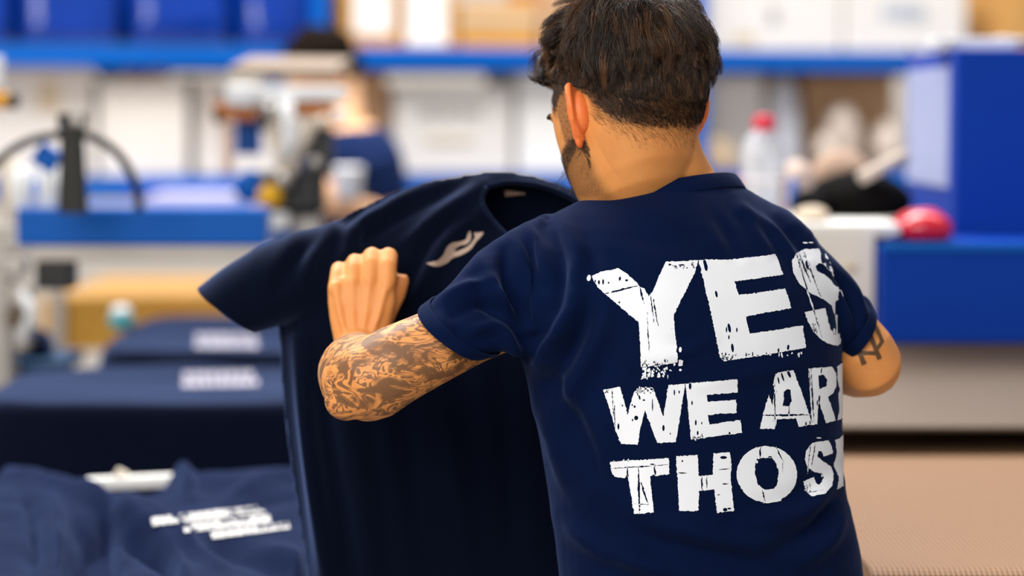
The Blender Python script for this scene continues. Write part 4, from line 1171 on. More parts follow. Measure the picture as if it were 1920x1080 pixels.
# neckline rib, label, emblem
def drape_tube(name, pts, w_, bvh, mtl, parent, th=.0012, off=.001):
    loop = [on_cloth(x, y, bvh, off, wrap=False) for x, y in pts]
    loop = [p for p in loop if p is not None]
    o = MB().tube(loop, w_, 8, flat=.5).build(name, mtl, parent)
    return o
drape_tube('neck_rib', NECKH, .0032, HELD_BVH, M_NAVY2, held)
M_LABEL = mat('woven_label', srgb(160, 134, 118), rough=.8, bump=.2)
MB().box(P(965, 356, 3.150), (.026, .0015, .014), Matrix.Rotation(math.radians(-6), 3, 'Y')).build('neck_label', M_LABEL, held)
D = lambda L: [(760 + u / 4.9, 320 + v / 4.9) for u, v in L]
logo = D(curve_pts([(195, 855), (280, 878), (370, 852), (430, 803), (520, 772), (600, 722), (650, 652), (690, 612), (716, 568), (655, 573), (630, 570), (640, 612), (610, 662), (560, 706), (480, 738), (452, 742), (460, 715), (500, 690), (570, 672), (604, 622), (592, 552), (568, 590), (555, 632), (500, 650), (430, 660), (378, 702), (345, 772), (290, 828)], 4))
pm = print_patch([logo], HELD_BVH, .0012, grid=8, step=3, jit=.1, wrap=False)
M_PRINT2 = mat('pale_print', srgb(206, 204, 203), rough=.6)
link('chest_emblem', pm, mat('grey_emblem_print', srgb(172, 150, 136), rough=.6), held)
# ================================================================== the conveyor dryer on the right
dry = thing('conveyor_dryer', (1.0, 4.6, 0), 'blue conveyor dryer with a beige mesh belt running out at the right', 'dryer')
XC = P(1790, 300, 4.6).x
ztop = zat(92, 4.6)
M_LAV = mat('pale_blue_panel', srgb(166, 176, 216), rough=.35, var=.04, vscale=3)
def xbox(x0, x1, y0, y1, z0, z1, name, m, parent, bev=.006):
    return MB().box(((x0 + x1) / 2, (y0 + y1) / 2, (z0 + z1) / 2), (x1 - x0, y1 - y0, z1 - z0), None, bev).build(name, m, parent)
cab = xbox(XC, 2.2, 4.60, 5.18, .30, ztop, 'cabinet', M_BLUE2, dry)
zl = P(1745, 345, 4.9).z; zh = P(1745, 128, 4.9).z
xbox(XC - .004, XC + .001, 4.66, 5.14, zl, zh, 'side_panel', M_LAV, dry, .001)
for z in (zh + .045,):
    for y in (4.63, 5.13):
        MB().cyl((XC - .006, y, z), (XC + .002, y, z), .008).build('bolt', M_STEEL, dry)
MB().box((XC + .05, 4.72, ztop + .012), (.16, .10, .024), None, .006).build('junction_box', M_WPLAS, dry)
MB().tube([(XC + .10, 4.74, ztop + .02), (XC + .20, 4.76, ztop + .016), (XC + .35, 4.8, ztop + .014), (XC + .6, 4.82, ztop + .014)], .008, 8).build('cable', M_STEEL, dry)
# lower housing, hood and legs
XL = P(1650, 550, 4.30).x
zt = zat(458, 4.30); zb = zat(645, 4.30)
xbox(XL, 2.2, 4.30, 4.598, zb, zt, 'housing', M_BLUE2, dry, .008)
xbox(XL - .001, 2.2, 4.288, 4.296, zt - .012, zt + .003, 'top_rail', M_BLUE, dry, .002)
hood = MB()
x0 = P(1300, 700, 4.1).x; x1 = 2.2
zh0 = zat(800, 4.02)
prof = [(4.30, zb), (4.285, zb - .008), (4.02, zh0), (4.02, zh0 - .006), (4.04, zh0 - .006), (4.32, zb - .03), (4.32, zb)]
vs = [(x0, y, z) for y, z in prof] + [(x1, y, z) for y, z in prof]
n = len(prof)
hood.add(vs, [(k, (k + 1) % n, (k + 1) % n + n, k + n) for k in range(n)] + [tuple(range(n)), tuple(range(n, 2 * n))[::-1]])
hood.build('hood', M_TAUPE, dry)
xbox(x0, 2.2, 4.30, 5.05, zb - .03, zb - .005, 'tunnel_roof', M_TAUPE, dry, .002)
xbox(x0, 2.2, 4.95, 4.99, .80, zb - .03, 'tunnel_back', M_BLACK, dry, .002)
BZ = 1.018
def belt_material():
    m = bpy.data.materials.new('woven_mesh_belt'); m.use_nodes = True
    nt = m.node_tree; N = nt.nodes; L = nt.links; b = N['Principled BSDF']; b.inputs['Roughness'].default_value = .7
    tc = N.new('ShaderNodeTexCoord')
    def wave(axis):
        w_ = N.new('ShaderNodeTexWave'); w_.bands_direction = axis; w_.inputs['Scale'].default_value = 1 / .0066 / (2 * math.pi) * 2 * math.pi / 20 * 20 / 6.283 * 1.0
        w_.inputs['Scale'].default_value = 48; w_.inputs['Distortion'].default_value = .15
        L.new(tc.outputs['Object'], w_.inputs['Vector']); return w_.outputs['Fac']
    mn = N.new('ShaderNodeMath'); mn.operation = 'MULTIPLY'
    L.new(wave('X'), mn.inputs[0]); L.new(wave('Y'), mn.inputs[1])
    rp = N.new('ShaderNodeValToRGB')
    rp.color_ramp.elements[0].position = .08; rp.color_ramp.elements[0].color = srgb(164, 124, 90)
    rp.color_ramp.elements[1].position = .42; rp.color_ramp.elements[1].color = srgb(66, 40, 22)
    L.new(mn.outputs[0], rp.inputs[0]); L.new(rp.outputs[0], b.inputs['Base Color'])
    bp = N.new('ShaderNodeBump'); bp.inputs['Strength'].default_value = .6; bp.inputs['Distance'].default_value = .001; bp.invert = True
    L.new(mn.outputs[0], bp.inputs['Height']); L.new(bp.outputs['Normal'], b.inputs['Normal'])
    return m
M_BELT = belt_material()
mb = MB()
yb0, yb1 = 2.99, 4.92
pr_ = [(yb1, BZ), (yb0 + .04, BZ)] + [(yb0 + .04 - .04 * math.sin(t), BZ - .04 + .04 * math.cos(t)) for t in [math.pi * k / 12 for k in range(1, 12)]] + [(yb0 + .04, BZ - .08), (yb1, BZ - .08)]
x0b, x1b = .452, 1.9
vs = [(x0b, y, z) for y, z in pr_] + [(x1b, y, z) for y, z in pr_]; n = len(pr_)
mb.add(vs, [(k, (k + 1) % n, (k + 1) % n + n, k + n) for k in range(n)] + [tuple(range(n)), tuple(range(n, 2 * n))[::-1]])
mb.build('mesh_belt', M_BELT, dry)
for y, z in ((3.3, BZ - .15), (4.6, BZ - .15)):
    xbox(x0b, x1b + .3, y - .02, y + .02, z - .04, z + .06, 'belt_support', M_STEEL, dry, .003)
for x in (x0b + .05, 1.8):
    for y in (3.3, 4.6):
        xbox(x - .02, x + .02, y - .02, y + .02, 0, BZ - .14, 'leg', M_BLUE, dry, .003)
xbox(XC + .02, 2.15, 4.65, 5.1, 0, .32, 'base', M_BLACK, dry, .004)

# ---------------------------------------------------------------- white cabinet with things on it
Yc = 4.335
zc_t = zat(420, Yc)
xw0, xw1 = P(1395, 500, Yc).x, P(1648, 500, Yc).x
zr = zb - .004
wc = thing('white_bin', ((xw0 + xw1) / 2, 4.7, zr), 'plain white lidded bin on the dryer tunnel, behind the man\'s right shoulder', 'bin')
xbox(xw0, min(xw1, XL - .004), Yc, 4.95, zr + .001, zc_t - .02, 'body', M_WBOX, wc, .006)
xbox(xw0 - .008, P(1690, 400, Yc).x, Yc + .004, 4.96, zc_t - .019, zc_t, 'lid', M_PAPER, wc, .004)
MB().cyl(((P(1592, 500, Yc).x), Yc, zat(500, Yc)), (P(1592, 500, Yc).x, Yc - .012, zat(500, Yc)), .008).build('lock', M_TAPE, wc)
# bottle
def water_material():
    m = mat('clear_plastic', srgb(236, 240, 246), rough=.12, var=.02, trans=.55, ior=1.3)
    return m
M_PET = water_material()
bx, by = P(1432, 300, 4.58).x, 4.58
bt = thing('water_bottle', (bx, by, zc_t), 'clear plastic water bottle with a red cap, standing on the white bin', 'bottle')
bh = zat(215, by) - zc_t
R = .0428
MB().lathe((bx, by, zc_t), [(R * .8, .0), (R * .98, .006), (R, .02), (R * .97, .05), (R, .06), (R * .97, .09), (R, .10), (R, bh * .58), (R * .97, bh * .66), (R * .80, bh * .77), (R * .48, bh * .86), (.0150, bh * .895), (.0150, bh * .93)], 36).build('bottle_body', M_PET, bt)
MB().lathe((bx, by, zc_t), [(R + .0006, .07), (R + .0012, .075), (R + .0012, bh * .40), (R + .0006, bh * .405)], 36).build('paper_band', mat('pale_label', srgb(226, 222, 230), rough=.5), bt)
MB().lathe((bx, by, zc_t + bh - .040), [(.0205, 0), (.0216, .004), (.0216, .030), (.0190, .037), (.008, .040)], 30).build('cap', mat('red_cap', srgb(214, 24, 62), rough=.35), bt)
MB().lathe((bx, by, zc_t + bh - .052), [(.019, 0), (.0205, .003), (.0205, .008), (.0185, .012)], 30).build('cap_ring', mat('violet_ring', srgb(122, 116, 170), rough=.4), bt)
# black bag, pale tube, small things
sack('black_bag', 'black cloth bag slumped on the white bin, beside the blue cabinet', 'bag', M_BBAG, (P(1612, 380, 4.66).x, 4.66, zc_t), .102, .10, zat(318, 4.66) - zc_t, 71, .010)
sack('black_bag', 'small black cloth bag lying low, left of the big black bag', 'bag', M_BBAG, (P(1512, 380, 4.60).x, 4.56, zc_t), .037, .06, zat(352, 4.6) - zc_t, 72, .006)
a = P(1612, 335, 4.57); b = P(1700, 290, 4.61)
sack('taupe_cloth', 'taupe cloth bundle behind the black bags, under the grey bags', 'cloth', mat('taupe_cloth', srgb(168, 140, 120), rough=.9), (P(1580, 380, 4.84).x, 4.86, zc_t), .070, .05, zat(282, 4.86) - zc_t, 77, .006)
sack('pink_cloth', 'pale pinkish cloth bundle between the bottle and the taupe bundle', 'cloth', mat('pink_cloth', srgb(206, 184, 172), rough=.9), (P(1508, 380, 4.80).x - .012, 4.82, zc_t), .040, .04, zat(300, 4.82) - zc_t, 78, .005)
tb = MB().tube([a, a + (b - a) * .02, b - (b - a) * .02, b], [.008, .0125, .0125, .008], 16).build('cardboard_tube', mat('pale_tube', srgb(204, 190, 176), rough=.6))
tag(tb, 'pale cardboard tube lying slanted on the black bag', 'tube')
sack('beige_rag', 'crumpled beige rag at the left edge of the white bin lid', 'rag', mat('beige_rag', srgb(196, 178, 158), rough=.9), (P(1520, 388, 4.44).x, 4.44, zc_t), .035, .045, .030, 73, .004)
sack('blue_rag', 'small blue cloth tucked between the bottle and black bag', 'rag', mat('blue_rag', srgb(24, 96, 180), rough=.8), (P(1490, 360, 4.66).x, 4.68, zc_t), .013, .03, zat(328, 4.68) - zc_t, 74, .003)
sack('red_cloth', 'bit of red cloth at the foot of the bottle', 'cloth', mat('red_cloth', srgb(206, 60, 44), rough=.8), (P(1392, 340, 4.70).x, 4.70, zc_t), .016, .03, zat(322, 4.70) - zc_t, 75, .002)
sack('red_plastic_bag', 'shiny red plastic bag lying on the blue dryer housing', 'bag', M_RED, (P(1728, 440, 4.40).x, 4.40, zt + .003), .056, .055, zat(396, 4.4) - zt, 76, .006)

# ================================================================== screen printing press on the left
M_GOLD = mat('brass_knob', srgb(226, 158, 36), rough=.35)
prs = thing('printing_press', (-.75, 5.6, 0), 'blue screen printing press with white clamps and a black hose arch', 'machine')
Yb = 4.6
xa, xb = P(30, 420, Yb).x, P(498, 420, Yb).x
xbox(xa, xb, Yb, Yb + .10, zat(461, Yb), zat(391, Yb), 'arm_beam', M_BLUE, prs, .006)
xbox(P(55, 420, Yb).x, P(520, 420, Yb).x, Yb + .01, Yb + .09, zat(490, Yb), zat(462, Yb), 'aluminium_rail', M_ALU, prs, .004)
xbox(P(60, 420, Yb).x, P(130, 420, Yb).x, Yb + .02, Yb + .09, zat(545, Yb), zat(492, Yb), 'carriage', M_BLACK, prs, .006)
# left column
Yk = 4.78
xbox(P(-40, 500, Yk).x, P(18, 500, Yk).x, Yk, Yk + .08, 0, zat(420, Yk), 'column', M_STEEL, prs, .006)
for y0, y1, x0_, x1_, m in ((418, 470, 10, 50, M_ALU), (480, 520, 0, 44, M_STEEL), (530, 566, 14, 54, M_ALU), (575, 610, 4, 40, M_TAUPE), (615, 655, 18, 48, M_STEEL)):
    MB().box(block(x0_, x1_, zat(y0, Yk), zat(y1, Yk), Yk - .03, .05)[0], block(x0_, x1_, zat(y0, Yk), zat(y1, Yk), Yk - .03, .05)[1], None, .006).build('clamp_block', m, prs)
c = P(22, 360, Yk)
MB().lathe((c.x, c.y, zat(420, Yk)), [(.006, 0), (.008, .02), (.022, .04), (.024, .12), (.016, .13)], 20).build('nozzle', M_CREAM, prs)
MB().tube([P(40, 545, Yk - .02), P(60, 585, Yk - .03), P(40, 640, Yk - .02)], .012, 10).build('air_line', M_WPLAS, prs)
# black post and hose arch
Yh = 4.45
c = P(136, 300, Yh)
xp = c.x
MB().loft([((xp, Yh, zat(400, Yh)), (.027, 0, 0), (0, .016, 0), 5), ((xp, Yh, zat(262, Yh)), (.021, 0, 0), (0, .015, 0), 5), ((xp - .001, Yh, zat(236, Yh)), (.025, 0, 0), (0, .016, 0), 5)], 24, smooth=False).build('post', M_RUBBER, prs)
MB().box((xp, Yh, zat(224, Yh)), (.050, .038, .022), None, .005).build('post_cap', M_BLACK, prs)
MB().box((xp + .012, Yh - .020, zat(224, Yh)), (.018, .004, .016), None, .001).build('badge', M_STEEL, prs)
arc = [P(-40, 330, Yh), P(0, 300, Yh), P(28, 278, Yh), P(62, 262, Yh), P(100, 254, Yh), P(136, 252, Yh), P(172, 258, Yh), P(206, 276, Yh), P(232, 304, Yh), P(250, 336, Yh), P(258, 366, Yh), P(262, 398, Yh)]
arc2 = [Vector(P(*q, Yh)) for q in curve_pts([(-40, 335), (0, 300), (28, 278), (62, 262), (100, 254), (136, 251), (172, 257), (206, 275), (232, 303), (250, 336), (259, 368), (262, 396)], 4)]
MB().tube(arc2, .0085, 12).build('air_hose', M_RUBBER, prs)
MB().box(P(88, 296, Yh + .05), (.046, .03, .042), Matrix.Rotation(.6, 3, 'Y'), .006).build('bracket', M_BLUE, prs)
for x_, tp in ((8, 318), (62, 312), (112, 312)):
    c = P(x_, 390, Yh + .03); hh = zat(tp, Yh + .03) - zat(391, Yb)
    MB().lathe((c.x, Yh + .19, zat(391, Yb)), [(.010, -.02), (.019, 0), (.020, hh * .1), (.020, hh * .86), (.016, hh * .9), (.015, hh)], 22).build('air_cylinder', M_WPLAS, prs)
# knob and white post at the very left
MB().lathe(P(-20, 188, Yk), [(.014, 0), (.017, .006), (.017, .035), (.012, .04)], 20, (1, 0, 0)).build('knob', M_GOLD, prs)
MB().lathe(P(14, 189, Yk), [(.010, 0), (.016, .004), (.016, .018), (.010, .022)], 20, (1, 0, 0)).build('knob_grip', M_BLACK, prs)
MB().tube([P(-40, 190, Yk), P(-34, 420, Yk)], .014, 10).build('spindle', M_STEEL, prs)
MB().box(P(-14, 135, Yk), (.042, .03, .062), None, .006).build('sensor', M_WPLAS, prs)
# print head in the middle
Yp = 5.2
K_ = lambda L: [tuple(q * Yp / 5.9 for q in p) for p in L]
pb = lambda px0, px1, py0, py1, Y, d, name, m, bev=.006, rot=None: MB().box(*block(px0, px1, zat(py0, Y), zat(py1, Y), Y, d), rot, bev).build(name, m, prs)
mb = MB()
top = [P(432, 124, Yp - .02), P(628, 128, Yp - .02), P(660, 108, Yp + .24), P(470, 106, Yp + .24)]
bot = [p - Vector((0, 0, .020)) for p in top]
mb.add(top + bot, [(0, 1, 2, 3), (7, 6, 5, 4), (0, 4, 5, 1), (1, 5, 6, 2), (2, 6, 7, 3), (3, 7, 4, 0)])
mb.build('cover_plate', mat('plate_metal', srgb(150, 132, 116), rough=.5), prs)
pb(424, 480, 158, 200, Yp - .06, .05, 'clamp_housing', M_WPLAS, .010)
pb(478, 650, 163, 190, Yp - .04, .04, 'crossbar', M_WPLAS, .008)
pb(400, 484, 193, 226, Yp - .02, .03, 'squeegee', M_ORANGE, .006)
pb(402, 416, 205, 232, Yp - .03, .03, 'squeegee_end', M_BLACK, .004)
pb(552, 624, 190, 218, Yp - .02, .03, 'squeegee', M_ORANGE, .006)
MB().tube([P(536, 190, Yp - .05), P(540, 225, Yp - .05), P(546, 262, Yp - .06), P(534, 300, Yp - .06)], [.016, .015, .017, .011], 14).build('lever', M_WPLAS, prs)
MB().tube([P(520, 215, Yp - .02), P(512, 250, Yp - .03), P(530, 296, Yp - .04), P(532, 332, Yp - .05)], [.013, .015, .018, .011], 14).build('lever', M_CREAM, prs)
MB().tube([P(585, 222, Yp - .02), P(574, 250, Yp - .03), P(552, 290, Yp - .04), P(548, 325, Yp - .05)], [.014, .016, .014, .009], 14).build('lever', M_CREAM, prs)
MB().lathe(P(531, 338, Yp - .08), K_([(.004, 0), (.019, .004), (.021, .014), (.012, .024)]), 20, (0, 1, 0)).build('wing_nut', M_STEEL, prs)
for x_, y_, m in ((505, 206, M_STEEL), (604, 228, M_CREAM), (636, 218, M_WPLAS), (590, 306, M_STEEL)):
    MB().lathe(P(x_, y_, Yp - .06), K_([(.004, 0), (.016, .004), (.017, .016), (.010, .022)]), 18, (0, 1, 0)).build('bolt', m, prs)
pb(488, 606, 322, 402, Yp, .09, 'head_block', M_BLACK, .016)
pb(488, 528, 196, 246, Yp + .01, .05, 'head_rail', M_BLACK, .008)
pb(572, 622, 240, 330, Yp, .06, 'head_rail', M_BLACK, .008)
MB().lathe(P(505, 368, Yp - .05), K_([(.008, 0), (.027, .004), (.030, .016), (.022, .028), (.010, .05)]), 24, (0, 1, 0)).build('knob', M_YELLOW, prs)
MB().lathe(P(468, 350, Yp + .02), K_([(.030, 0), (.040, .006), (.040, .05), (.030, .06)]), 28, (0, 1, 0)).build('hub', M_BLUE, prs)
pb(440, 488, 222, 290, Yp + .06, .03, 'frame_corner', M_BLUE, .006)
pb(458, 466, 224, 288, Yp + .04, .015, 'frame_strut', M_RUBBER, .003)
pb(416, 436, 230, 325, Yp + .05, .02, 'guide_strip', mat('pink_beige', srgb(226, 190, 172), rough=.6), .004)
pb(500, 540, 398, 432, Yp - .03, .05, 'foot_clamp', M_WPLAS, .008)
pb(500, 600, 400, 520, Yp + .06, .06, 'neck', M_STEEL, .008)
c = P(540, 500, Yp + .1)
MB().cyl((c.x, c.y + .38, 0), (c.x, c.y + .38, zat(470, Yp)), .08).build('centre_column', M_BLUE, prs)
MB().box((c.x, c.y + .16, zat(455, Yp)), (.05, .5, .05), None, .005).build('bracket_arm', M_BLUE, prs)
MB().cyl((c.x, c.y + .38, 0), (c.x, c.y + .38, .03), .22).build('base_plate', M_BLUE, prs)
# tray of pale sheets behind the beam
pt = MB().box(*block(275, 442, zat(365, 6.2), zat(396, 6.2), 6.2, .25), None, .004).build('ink_tray', mat('lilac_tray', srgb(206, 198, 214), rough=.5))
tag(pt, 'pale lilac tray lying behind the blue beam', 'tray')
bb = thing('side_bench', (P(360, 400, 6.3).x, 6.3, 0), 'blue bench rail behind the press, carrying the pale tray', 'bench')
xbox(P(196, 400, 6.15).x, P(560, 400, 6.15).x, 6.46, 6.52, zat(370, 6.46), zat(336, 6.46), 'back_rail', M_BLUE, bb, .004)
xbox(P(44, 400, 6.15).x, P(560, 400, 6.15).x, 6.15, 6.52, zat(396, 6.2) - .03, zat(396, 6.2), 'top', M_BLUE, bb, .004)
for x_ in (P(60, 400, 6.15).x, P(550, 400, 6.15).x):
    xbox(x_ - .02, x_ + .02, 6.46, 6.50, 0, zat(396, 6.2) - .03, 'leg', M_STEEL, bb, .003)

# wooden bench with an ochre front
Yw = 6.56
wb = thing('wooden_bench', (P(300, 600, Yw).x, Yw + .5, 0), 'light plywood bench with an ochre front board, below the blue beam', 'bench')
ztw = zat(556, Yw)
xbox(P(105, 600, Yw).x, P(535, 600, Yw).x, Yw, Yw + .95 - .15, ztw - .02, ztw, 'top', M_PLY, wb, .003)
xbox(P(80, 600, Yw).x, P(535, 600, Yw).x, Yw - .03, Yw - .001, zat(655, Yw), ztw - .002, 'front_board', M_OCHRE, wb, .004)
for x_ in (P(100, 600, Yw).x, P(515, 600, Yw).x):
    xbox(x_ - .02, x_ + .02, Yw + .02, Yw + .06, 0, ztw - .02, 'leg', M_PLY, wb, .003)
a, b = P(268, 608, 6.495), P(470, 588, 6.495)
MB().box((a + b) / 2, ((b - a).length, .06, .036), Matrix.Rotation(-math.atan2((b - a).z, (b - a).x), 3, 'Y'), .003).build('slanted_lath', mat('golden_lath', srgb(242, 186, 92), rough=.6, var=.08), wb)
# ================================================================== the second worker, at the press
WY = 6.7
wm = MB()
WF = Vector((-.86, -.51, 0)); WR = Vector((-.51, .86, 0))     # he faces the press, left and towards us
wc_ = P(668, 330, WY)
def wz(py): return zat(py, WY)
tc_ = Vector((wc_.x, WY, 0))
WROWS = [(.95, .150, .105), (1.02, .150, .108), (1.12, .155, .110), (1.25, .170, .115), (1.36, .185, .118), (1.44, .188, .112), (1.50, .165, .095), (1.535, .110, .075), (1.555, .065, .060)]
wm.loft([(tc_ + UP * z + WF * (.02 if z > 1.3 else 0), WR * a, WF * b, 2.2) for z, a, b in WROWS], 32)
wh = P(610, 143, WY) + Vector((0, 0, 0))
hf = (WF * .86 - UP * .5).normalized(); hr = WR; hu = hr.cross(hf)
if hu.z < 0: hu = -hu
WH = lambda r, f, u: wh + hr * r + hf * f + hu * u
wm.loft([(tc_ + UP * 1.50 + WF * .02, WR * .066, WF * .062), (tc_ + UP * 1.57 + WF * .04, WR * .058, WF * .058), (WH(0, -.03, -.04), hr * .058, hf * .060)], 24)
wm.loft([(WH(0, f, u), hr * w_, hf * d, 2.4) for u, f, d, w_ in [(-.125, .06, .02, .02), (-.112, .05, .045, .042), (-.085, .035, .066, .058), (-.05, .02, .082, .067), (0, .004, .096, .073), (.04, 0, .100, .076), (.08, -.005, .092, .072), (.11, -.006, .066, .052), (.128, -.006, .03, .024)]], 28)
wm.loft([(WH(0, .100, .02), hr * .008, hf * .008), (WH(0, .116, -.015), hr * .013, hf * .012), (WH(0, .112, -.026), hr * .016, hf * .010), (WH(0, .096, -.03), hr * .01, hf * .008)], 12)
wm.ell(WH(0, .093, -.055), hr * .022, hf * .012, hu * .010); wm.ell(WH(0, .088, .03), hr * .055, hf * .012, hu * .010)
for s in (-1, 1):
    wm.ell(WH(.078 * s, -.005, 0), hr * .010, hf * .020, hu * .032)
def wl(rows, seg=20): wm.tube([Vector(p) for p, r in rows], [r for p, r in rows], seg)
def worker_hand(W, d, t, n):
    d, t, n = d.normalized(), t.normalized(), n.normalized()
    q = lambda a, b, c: W + d * a + t * b + n * c
    wm.loft([(q(-.02, 0, 0), t * .027, n * .022), (q(.03, 0, 0), t * .037, n * .019), (q(.075, 0, 0), t * .041, n * .016), (q(.09, 0, 0), t * .038, n * .013)], 18)
    for b0, ln in ((.031, .036), (.0105, .042), (-.0105, .038), (-.031, .028)):
        wm.tube([q(.075, b0, 0), q(.09 + ln * .6, b0, .004), q(.09 + ln, b0, .022), q(.09 + ln * .7, b0, .042)], [.0105, .010, .0095, .0075], 10)
    wm.tube([q(.02, .025, .006), q(.05, .046, .014), (q(.085, .052, .024))], [.0125, .0115, .009], 10)
sl = tc_ + UP * 1.44 - WR * .0 + WF * .02
shL = sl - WR * .165; shR = sl + WR * .165
# his arms: both forearms come forward to the press
eL = P(742, 420, WY - .16); hL = P(650, 385, WY - .26)
wl([(shL, .058), (shL * .5 + eL * .5, .050), (eL, .043)]); wl([(eL, .043), (eL * .5 + hL * .5, .038), (hL, .029)])
worker_hand(hL, v3(-1, -.35, .25), v3(0, .1, 1), v3(.3, 1, 0))
eR = shR + Vector((.02, .05, -.29)); hRr = P(560, 400, WY + .05)
wl([(shR, .058), (shR * .5 + eR * .5, .050), (eR, .043)]); wl([(eR, .043), (eR * .5 + hRr * .5, .038), (hRr, .029)])
worker_hand(hRr, v3(-1, -.5, .1), v3(0, .1, 1), v3(.3, -1, 0))
for s in (-1, 1):
    b0 = tc_ + WR * (.085 * s)
    wm.tube([b0 + UP * .98, b0 + UP * .80, b0 + UP * .50, b0 + UP * .10, b0 + UP * .05], [.095, .090, .062, .042, .045], 20)
    wm.loft([(b0 + UP * .045 - WF * .06, WR * .03, UP * .03), (b0 + UP * .045 + WF * .06, WR * .042, UP * .028), (b0 + UP * .035 + WF * .16, WR * .04, UP * .016)], 16)
M_SKIN2 = mat('warm_skin', srgb(238, 186, 140), rough=.5, var=.06, vscale=20)
M_SKIN2.node_tree.nodes['Principled BSDF'].inputs['Subsurface Weight'].default_value = .2
M_SKIN2.node_tree.nodes['Principled BSDF'].inputs['Subsurface Radius'].default_value = (1, .35, .15)
M_SKIN2.node_tree.nodes['Principled BSDF'].inputs['Subsurface Scale'].default_value = .008
wmesh = remesh(wm, .0062, 3, 'person')
wmesh.polygons.foreach_set('use_smooth', [True] * len(wmesh.polygons))
wk = link('person', wmesh, M_SKIN2)
tag(wk, 'dark-haired worker in a navy t-shirt bending over the printing press behind', 'person')
# his shirt
ws = MB()
ws.loft([(tc_ + UP * z + WF * (.02 if z > 1.3 else 0), WR * (a + .016), WF * (b + .016), 2.2) for z, a, b in [(.90, .165, .125)] + WROWS[:-2] + [(1.528, .115, .080), (1.545, .082, .074)]], 32)
for s_, e_ in ((shL, eL), (shR, eR)):
    d_ = (e_ - s_)
    ws.tube([s_ - d_ * .1, s_ + d_ * .3, s_ + d_ * .62], [.075, .068, .062], 24)
wsm = remesh(ws, .007, 4, 't_shirt'); rumple(wsm, .004, 14, 81)
nk = tc_ + WF * .03 + UP * 1.54
drop_faces(wsm, lambda c, n: (c[:, 2] < .915) | ((c[:, 2] > 1.536) & (np.linalg.norm(c[:, :2] - np.array([nk.x, nk.y]), axis=1) < .1)))
wsm.polygons.foreach_set('use_smooth', [True] * len(wsm.polygons))
wsh = link('t_shirt', wsm, cloth_material('navy_cotton_worker', srgb(22, 38, 78)), wk)
wt = MB()
for s in (-1, 1):
    b0 = tc_ + WR * (.085 * s)
    wt.tube([b0 + UP * .97, b0 + UP * .80, b0 + UP * .50, b0 + UP * .09], [.108, .100, .078, .066], 24)
wt.loft([(tc_ + UP * .84, WR * .155, WF * .11), (tc_ + UP * .93, WR * .168, WF * .122), (tc_ + UP * 1.0, WR * .160, WF * .118)], 28)
wtm = remesh(wt, .010, 3, 'trousers'); link('trousers', wtm, M_TROUSER, wk)
# hair: a mop of short tufts
hm = MB()
hm.loft([(WH(0, f, u), hr * w_, hf * d, 2.3) for u, f, d, w_ in [(-.03, -.062, .046, .060), (0, -.030, .080, .079), (.035, -.018, .098, .086), (.07, -.010, .104, .086), (.10, -.006, .092, .074), (.125, -.006, .066, .052), (.145, -.006, .028, .022)]], 32)
hmm = remesh(hm, .006, 2, 'hair'); rumple(hmm, .006, 60, 91)
link('hair', hmm, mat('dark_hair', srgb(26, 17, 12), rough=.95, spec=.1, var=.3, vscale=60), wk)
for s in (-1, 1):
    MB().ell(WH(.032 * s, .085, .008), hr * .012, hf * .012, hu * .012).build('eye', M_EYE, wk)
# what he holds
cup = thing('white_cup', P(648, 340, WY - .3), 'white cup held in the other worker\'s hand', 'cup')
c = P(652, 352, WY - .285); 
MB().lathe((c.x, c.y, c.z - .03), [(.030, 0), (.032, .004), (.040, .07), (.041, .078), (.038, .078), (.030, .012)], 28).build('cup_body', M_WPLAS, cup)
MB().lathe((c.x, c.y, c.z + .044), [(.0425, 0), (.043, .006), (.040, .010), (.030, .012)], 28).build('lid', M_PAPER, cup)
# ================================================================== shirts on the platens and on the pile
def platen(name_label, x0, x1, y0, y1, z, name='platen_stand'):
    t = thing(name, ((x0 + x1) / 2, (y0 + y1) / 2, 0), name_label, 'stand')
    xbox(x0 + .05, x1 - .05, y0 + .05, y1 - .04, z - .03, z - .008, 'platen', M_ALU, t, .004)
    xc, yc = (x0 + x1) / 2, (y0 + y1) / 2
    MB().cyl((xc, yc, .03), (xc, yc, z - .03), .03).build('post', M_STEEL, t)
    MB().cyl((xc, yc, 0), (xc, yc, .03), .18).build('base', M_BLACK, t)
    return t
M_NAVY3 = cloth_material('navy_cotton_platen', srgb(5, 11, 30), .42)
def draped(label, x0, x1, y0, y1, z, drop, seed, tilt=0.0):
    mb = MB()
    c = Vector(((x0 + x1) / 2, (y0 + y1) / 2, 0))
    rx, ry = (x1 - x0) / 2, (y1 - y0) / 2
    mb.loft([(c + UP * (z - drop), v3(rx + .015, 0, 0), v3(0, ry + .02, 0), 7), (c + UP * (z - drop * .5), v3(rx + .010, 0, 0), v3(0, ry + .012, 0), 7), (c + UP * (z - .035), v3(rx + .004, 0, 0), v3(0, ry + .004, tilt * ry), 7),
             (c + UP * (z - .010), v3(rx, 0, 0), v3(0, ry, tilt * ry), 7), (c + UP * z, v3(rx - .012, 0, 0), v3(0, ry - .012, tilt * ry), 7)], 72)
    m = remesh(mb, .0095, 3, 't_shirt'); rumple(m, .006, 9, seed, (1, 1, .35)); rumple(m, .003, 22, seed + 3, (1, 1, .4))
    B = bvh_of(m)
    drop_faces(m, lambda c_, n_: (n_[:, 2] < -.6) & (c_[:, 2] < z - drop + .03))
    m.polygons.foreach_set('use_smooth', [True] * len(m.polygons))
    o = link('t_shirt', m, M_NAVY3); tag(o, label, 't-shirt', 'navy shirts on the platens')
    return o, B
